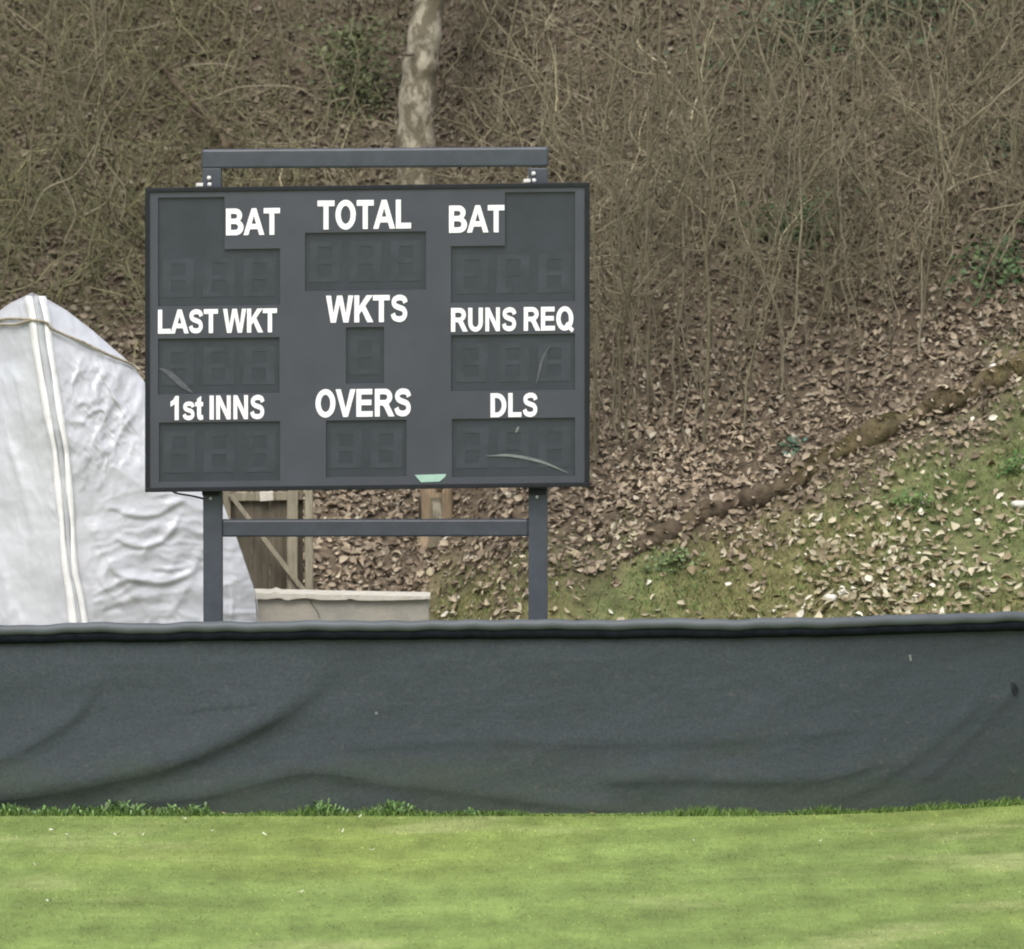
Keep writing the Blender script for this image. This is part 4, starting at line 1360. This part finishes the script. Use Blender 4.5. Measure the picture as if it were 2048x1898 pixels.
for px, h_, w_, n_, l_ in [(20, 34, 60, 26, 'leafy weeds at the left end of the barrier foot'), (95, 30, 40, 16, 'small weeds just right of the leftmost clump'), (155, 34, 44, 20, 'pale green weeds before the tallest clump'),
                           (235, 40, 90, 54, 'widest thick green weed clump against the dark fabric'), (345, 30, 36, 14, 'sparse weeds by the lower end of the fabric fold'),
                           (395, 36, 40, 16, 'upright little weed with a few broad leaves'), (648, 44, 54, 34, 'bushy weed clump under the left scoreboard post region'),
                           (790, 42, 60, 36, 'bushy weed clump at the start of the rumpled hem'), (943, 22, 26, 10, 'tiny weed alone near the middle of the barrier foot')]:
    weed(px, h_, w_, n_, l_)

n = 9000                                               # uncut grass fringe along the foot of the fabric
px = rng.uniform(-500, 2500, n)
fy_ = np.array(fence_Y(px)) - 0.05 - 0.13 * rng.random(n)
x = (px - 1024) / FPX * (fy_ - CAM[1])
c = np.array([0.10, 0.165, 0.04]) * rng.uniform(0.6, 1.5, (n, 1)) * (0.75 + 0.5 * fbm(x * 3, x * 0, 1))[:, None]
V, F, C = blades(n, x, fy_, -0.006, rng.uniform(0.012, 0.055, n) * np.clip(2.6 * fbm(x * 4, x * 0, 2) - 0.55, 0.25, 1.5), rng.uniform(0.005, 0.009, n), rng.uniform(0.2, 0.9, n), c)
tag(np_mesh('long_grass', V, F, M['blade'], col=C), 'uncut darker grass fringe along the foot of the fabric barrier', 'grass', kind='stuff')

# pale petals and scraps on the turf
for px, py_, s in [(106, 1668, 14), (128, 1664, 8), (136, 1677, 12), (234, 1675, 15), (285, 1675, 9), (370, 1644, 13), (424, 1669, 7), (533, 1675, 15), (716, 1640, 14), (683, 1669, 9), (744, 1706, 9), (72, 1738, 8),
                   (100, 1810, 12), (780, 1832, 9), (602, 1791, 8), (1640, 1690, 8), (1390, 1688, 7), (1890, 1692, 9)]:
    x, y, z = ray(px, py_)
    tt = -CAM[2] / z
    b = np.array([x * tt, CAM[1] + y * tt, 0.012])
    bm = bmesh.new()
    L_ = s / 345 * 0.62
    a = random.uniform(-0.7, 0.7)
    ring_ = [bm.verts.new((b[0] + L_ * (math.cos(a) * math.cos(q) - 0.5 * math.sin(a) * math.sin(q)), b[1] + L_ * (math.sin(a) * math.cos(q) + 0.5 * math.cos(a) * math.sin(q)), b[2] + 0.012 * abs(math.cos(q)) + random.uniform(0, 0.012))) for q in np.linspace(0, 2 * math.pi, 9)[:-1]]
    cv = bm.verts.new((b[0], b[1], b[2] + 0.004))
    for q in range(8):
        bm.faces.new((ring_[q], ring_[(q + 1) % 8], cv))
    tag(bm_obj('fallen_petal', bm, M['petal']), 'small pale petal lying on the mown turf', 'petal', 'pale petals on the turf')

for px, py_, sz in [(2032, 1606, 15), (1404, 1617, 8), (452, 1626, 10), (1188, 1620, 8), (1742, 1606, 7)]:
    b = at(px, py_, float(fence_Y(px)) - 0.13)
    bm = bmesh.new()
    L_, a = sz / 345, random.uniform(-0.5, 0.5)
    pts_ = [(-1, 0, 0.2), (-0.4, 0.34, 0.05), (0.35, 0.30, 0.0), (1, 0, 0.25), (0.35, -0.3, 0.08), (-0.4, -0.34, 0.02)]
    vv_ = [bm.verts.new((b[0] + L_ * (p[0] * math.cos(a) - p[1] * math.sin(a)), b[1] + L_ * (p[0] * math.sin(a) + p[1] * math.cos(a)), 0.010 + L_ * p[2])) for p in pts_]
    for f in ((0, 1, 5), (1, 2, 4, 5), (2, 3, 4)):
        bm.faces.new([vv_[i] for i in f])
    tag(bm_obj('dry_leaf', bm, M['dryleaf']), 'straw coloured dry leaf lying at the foot of the fabric barrier', 'leaf', 'dry leaves at the barrier foot')
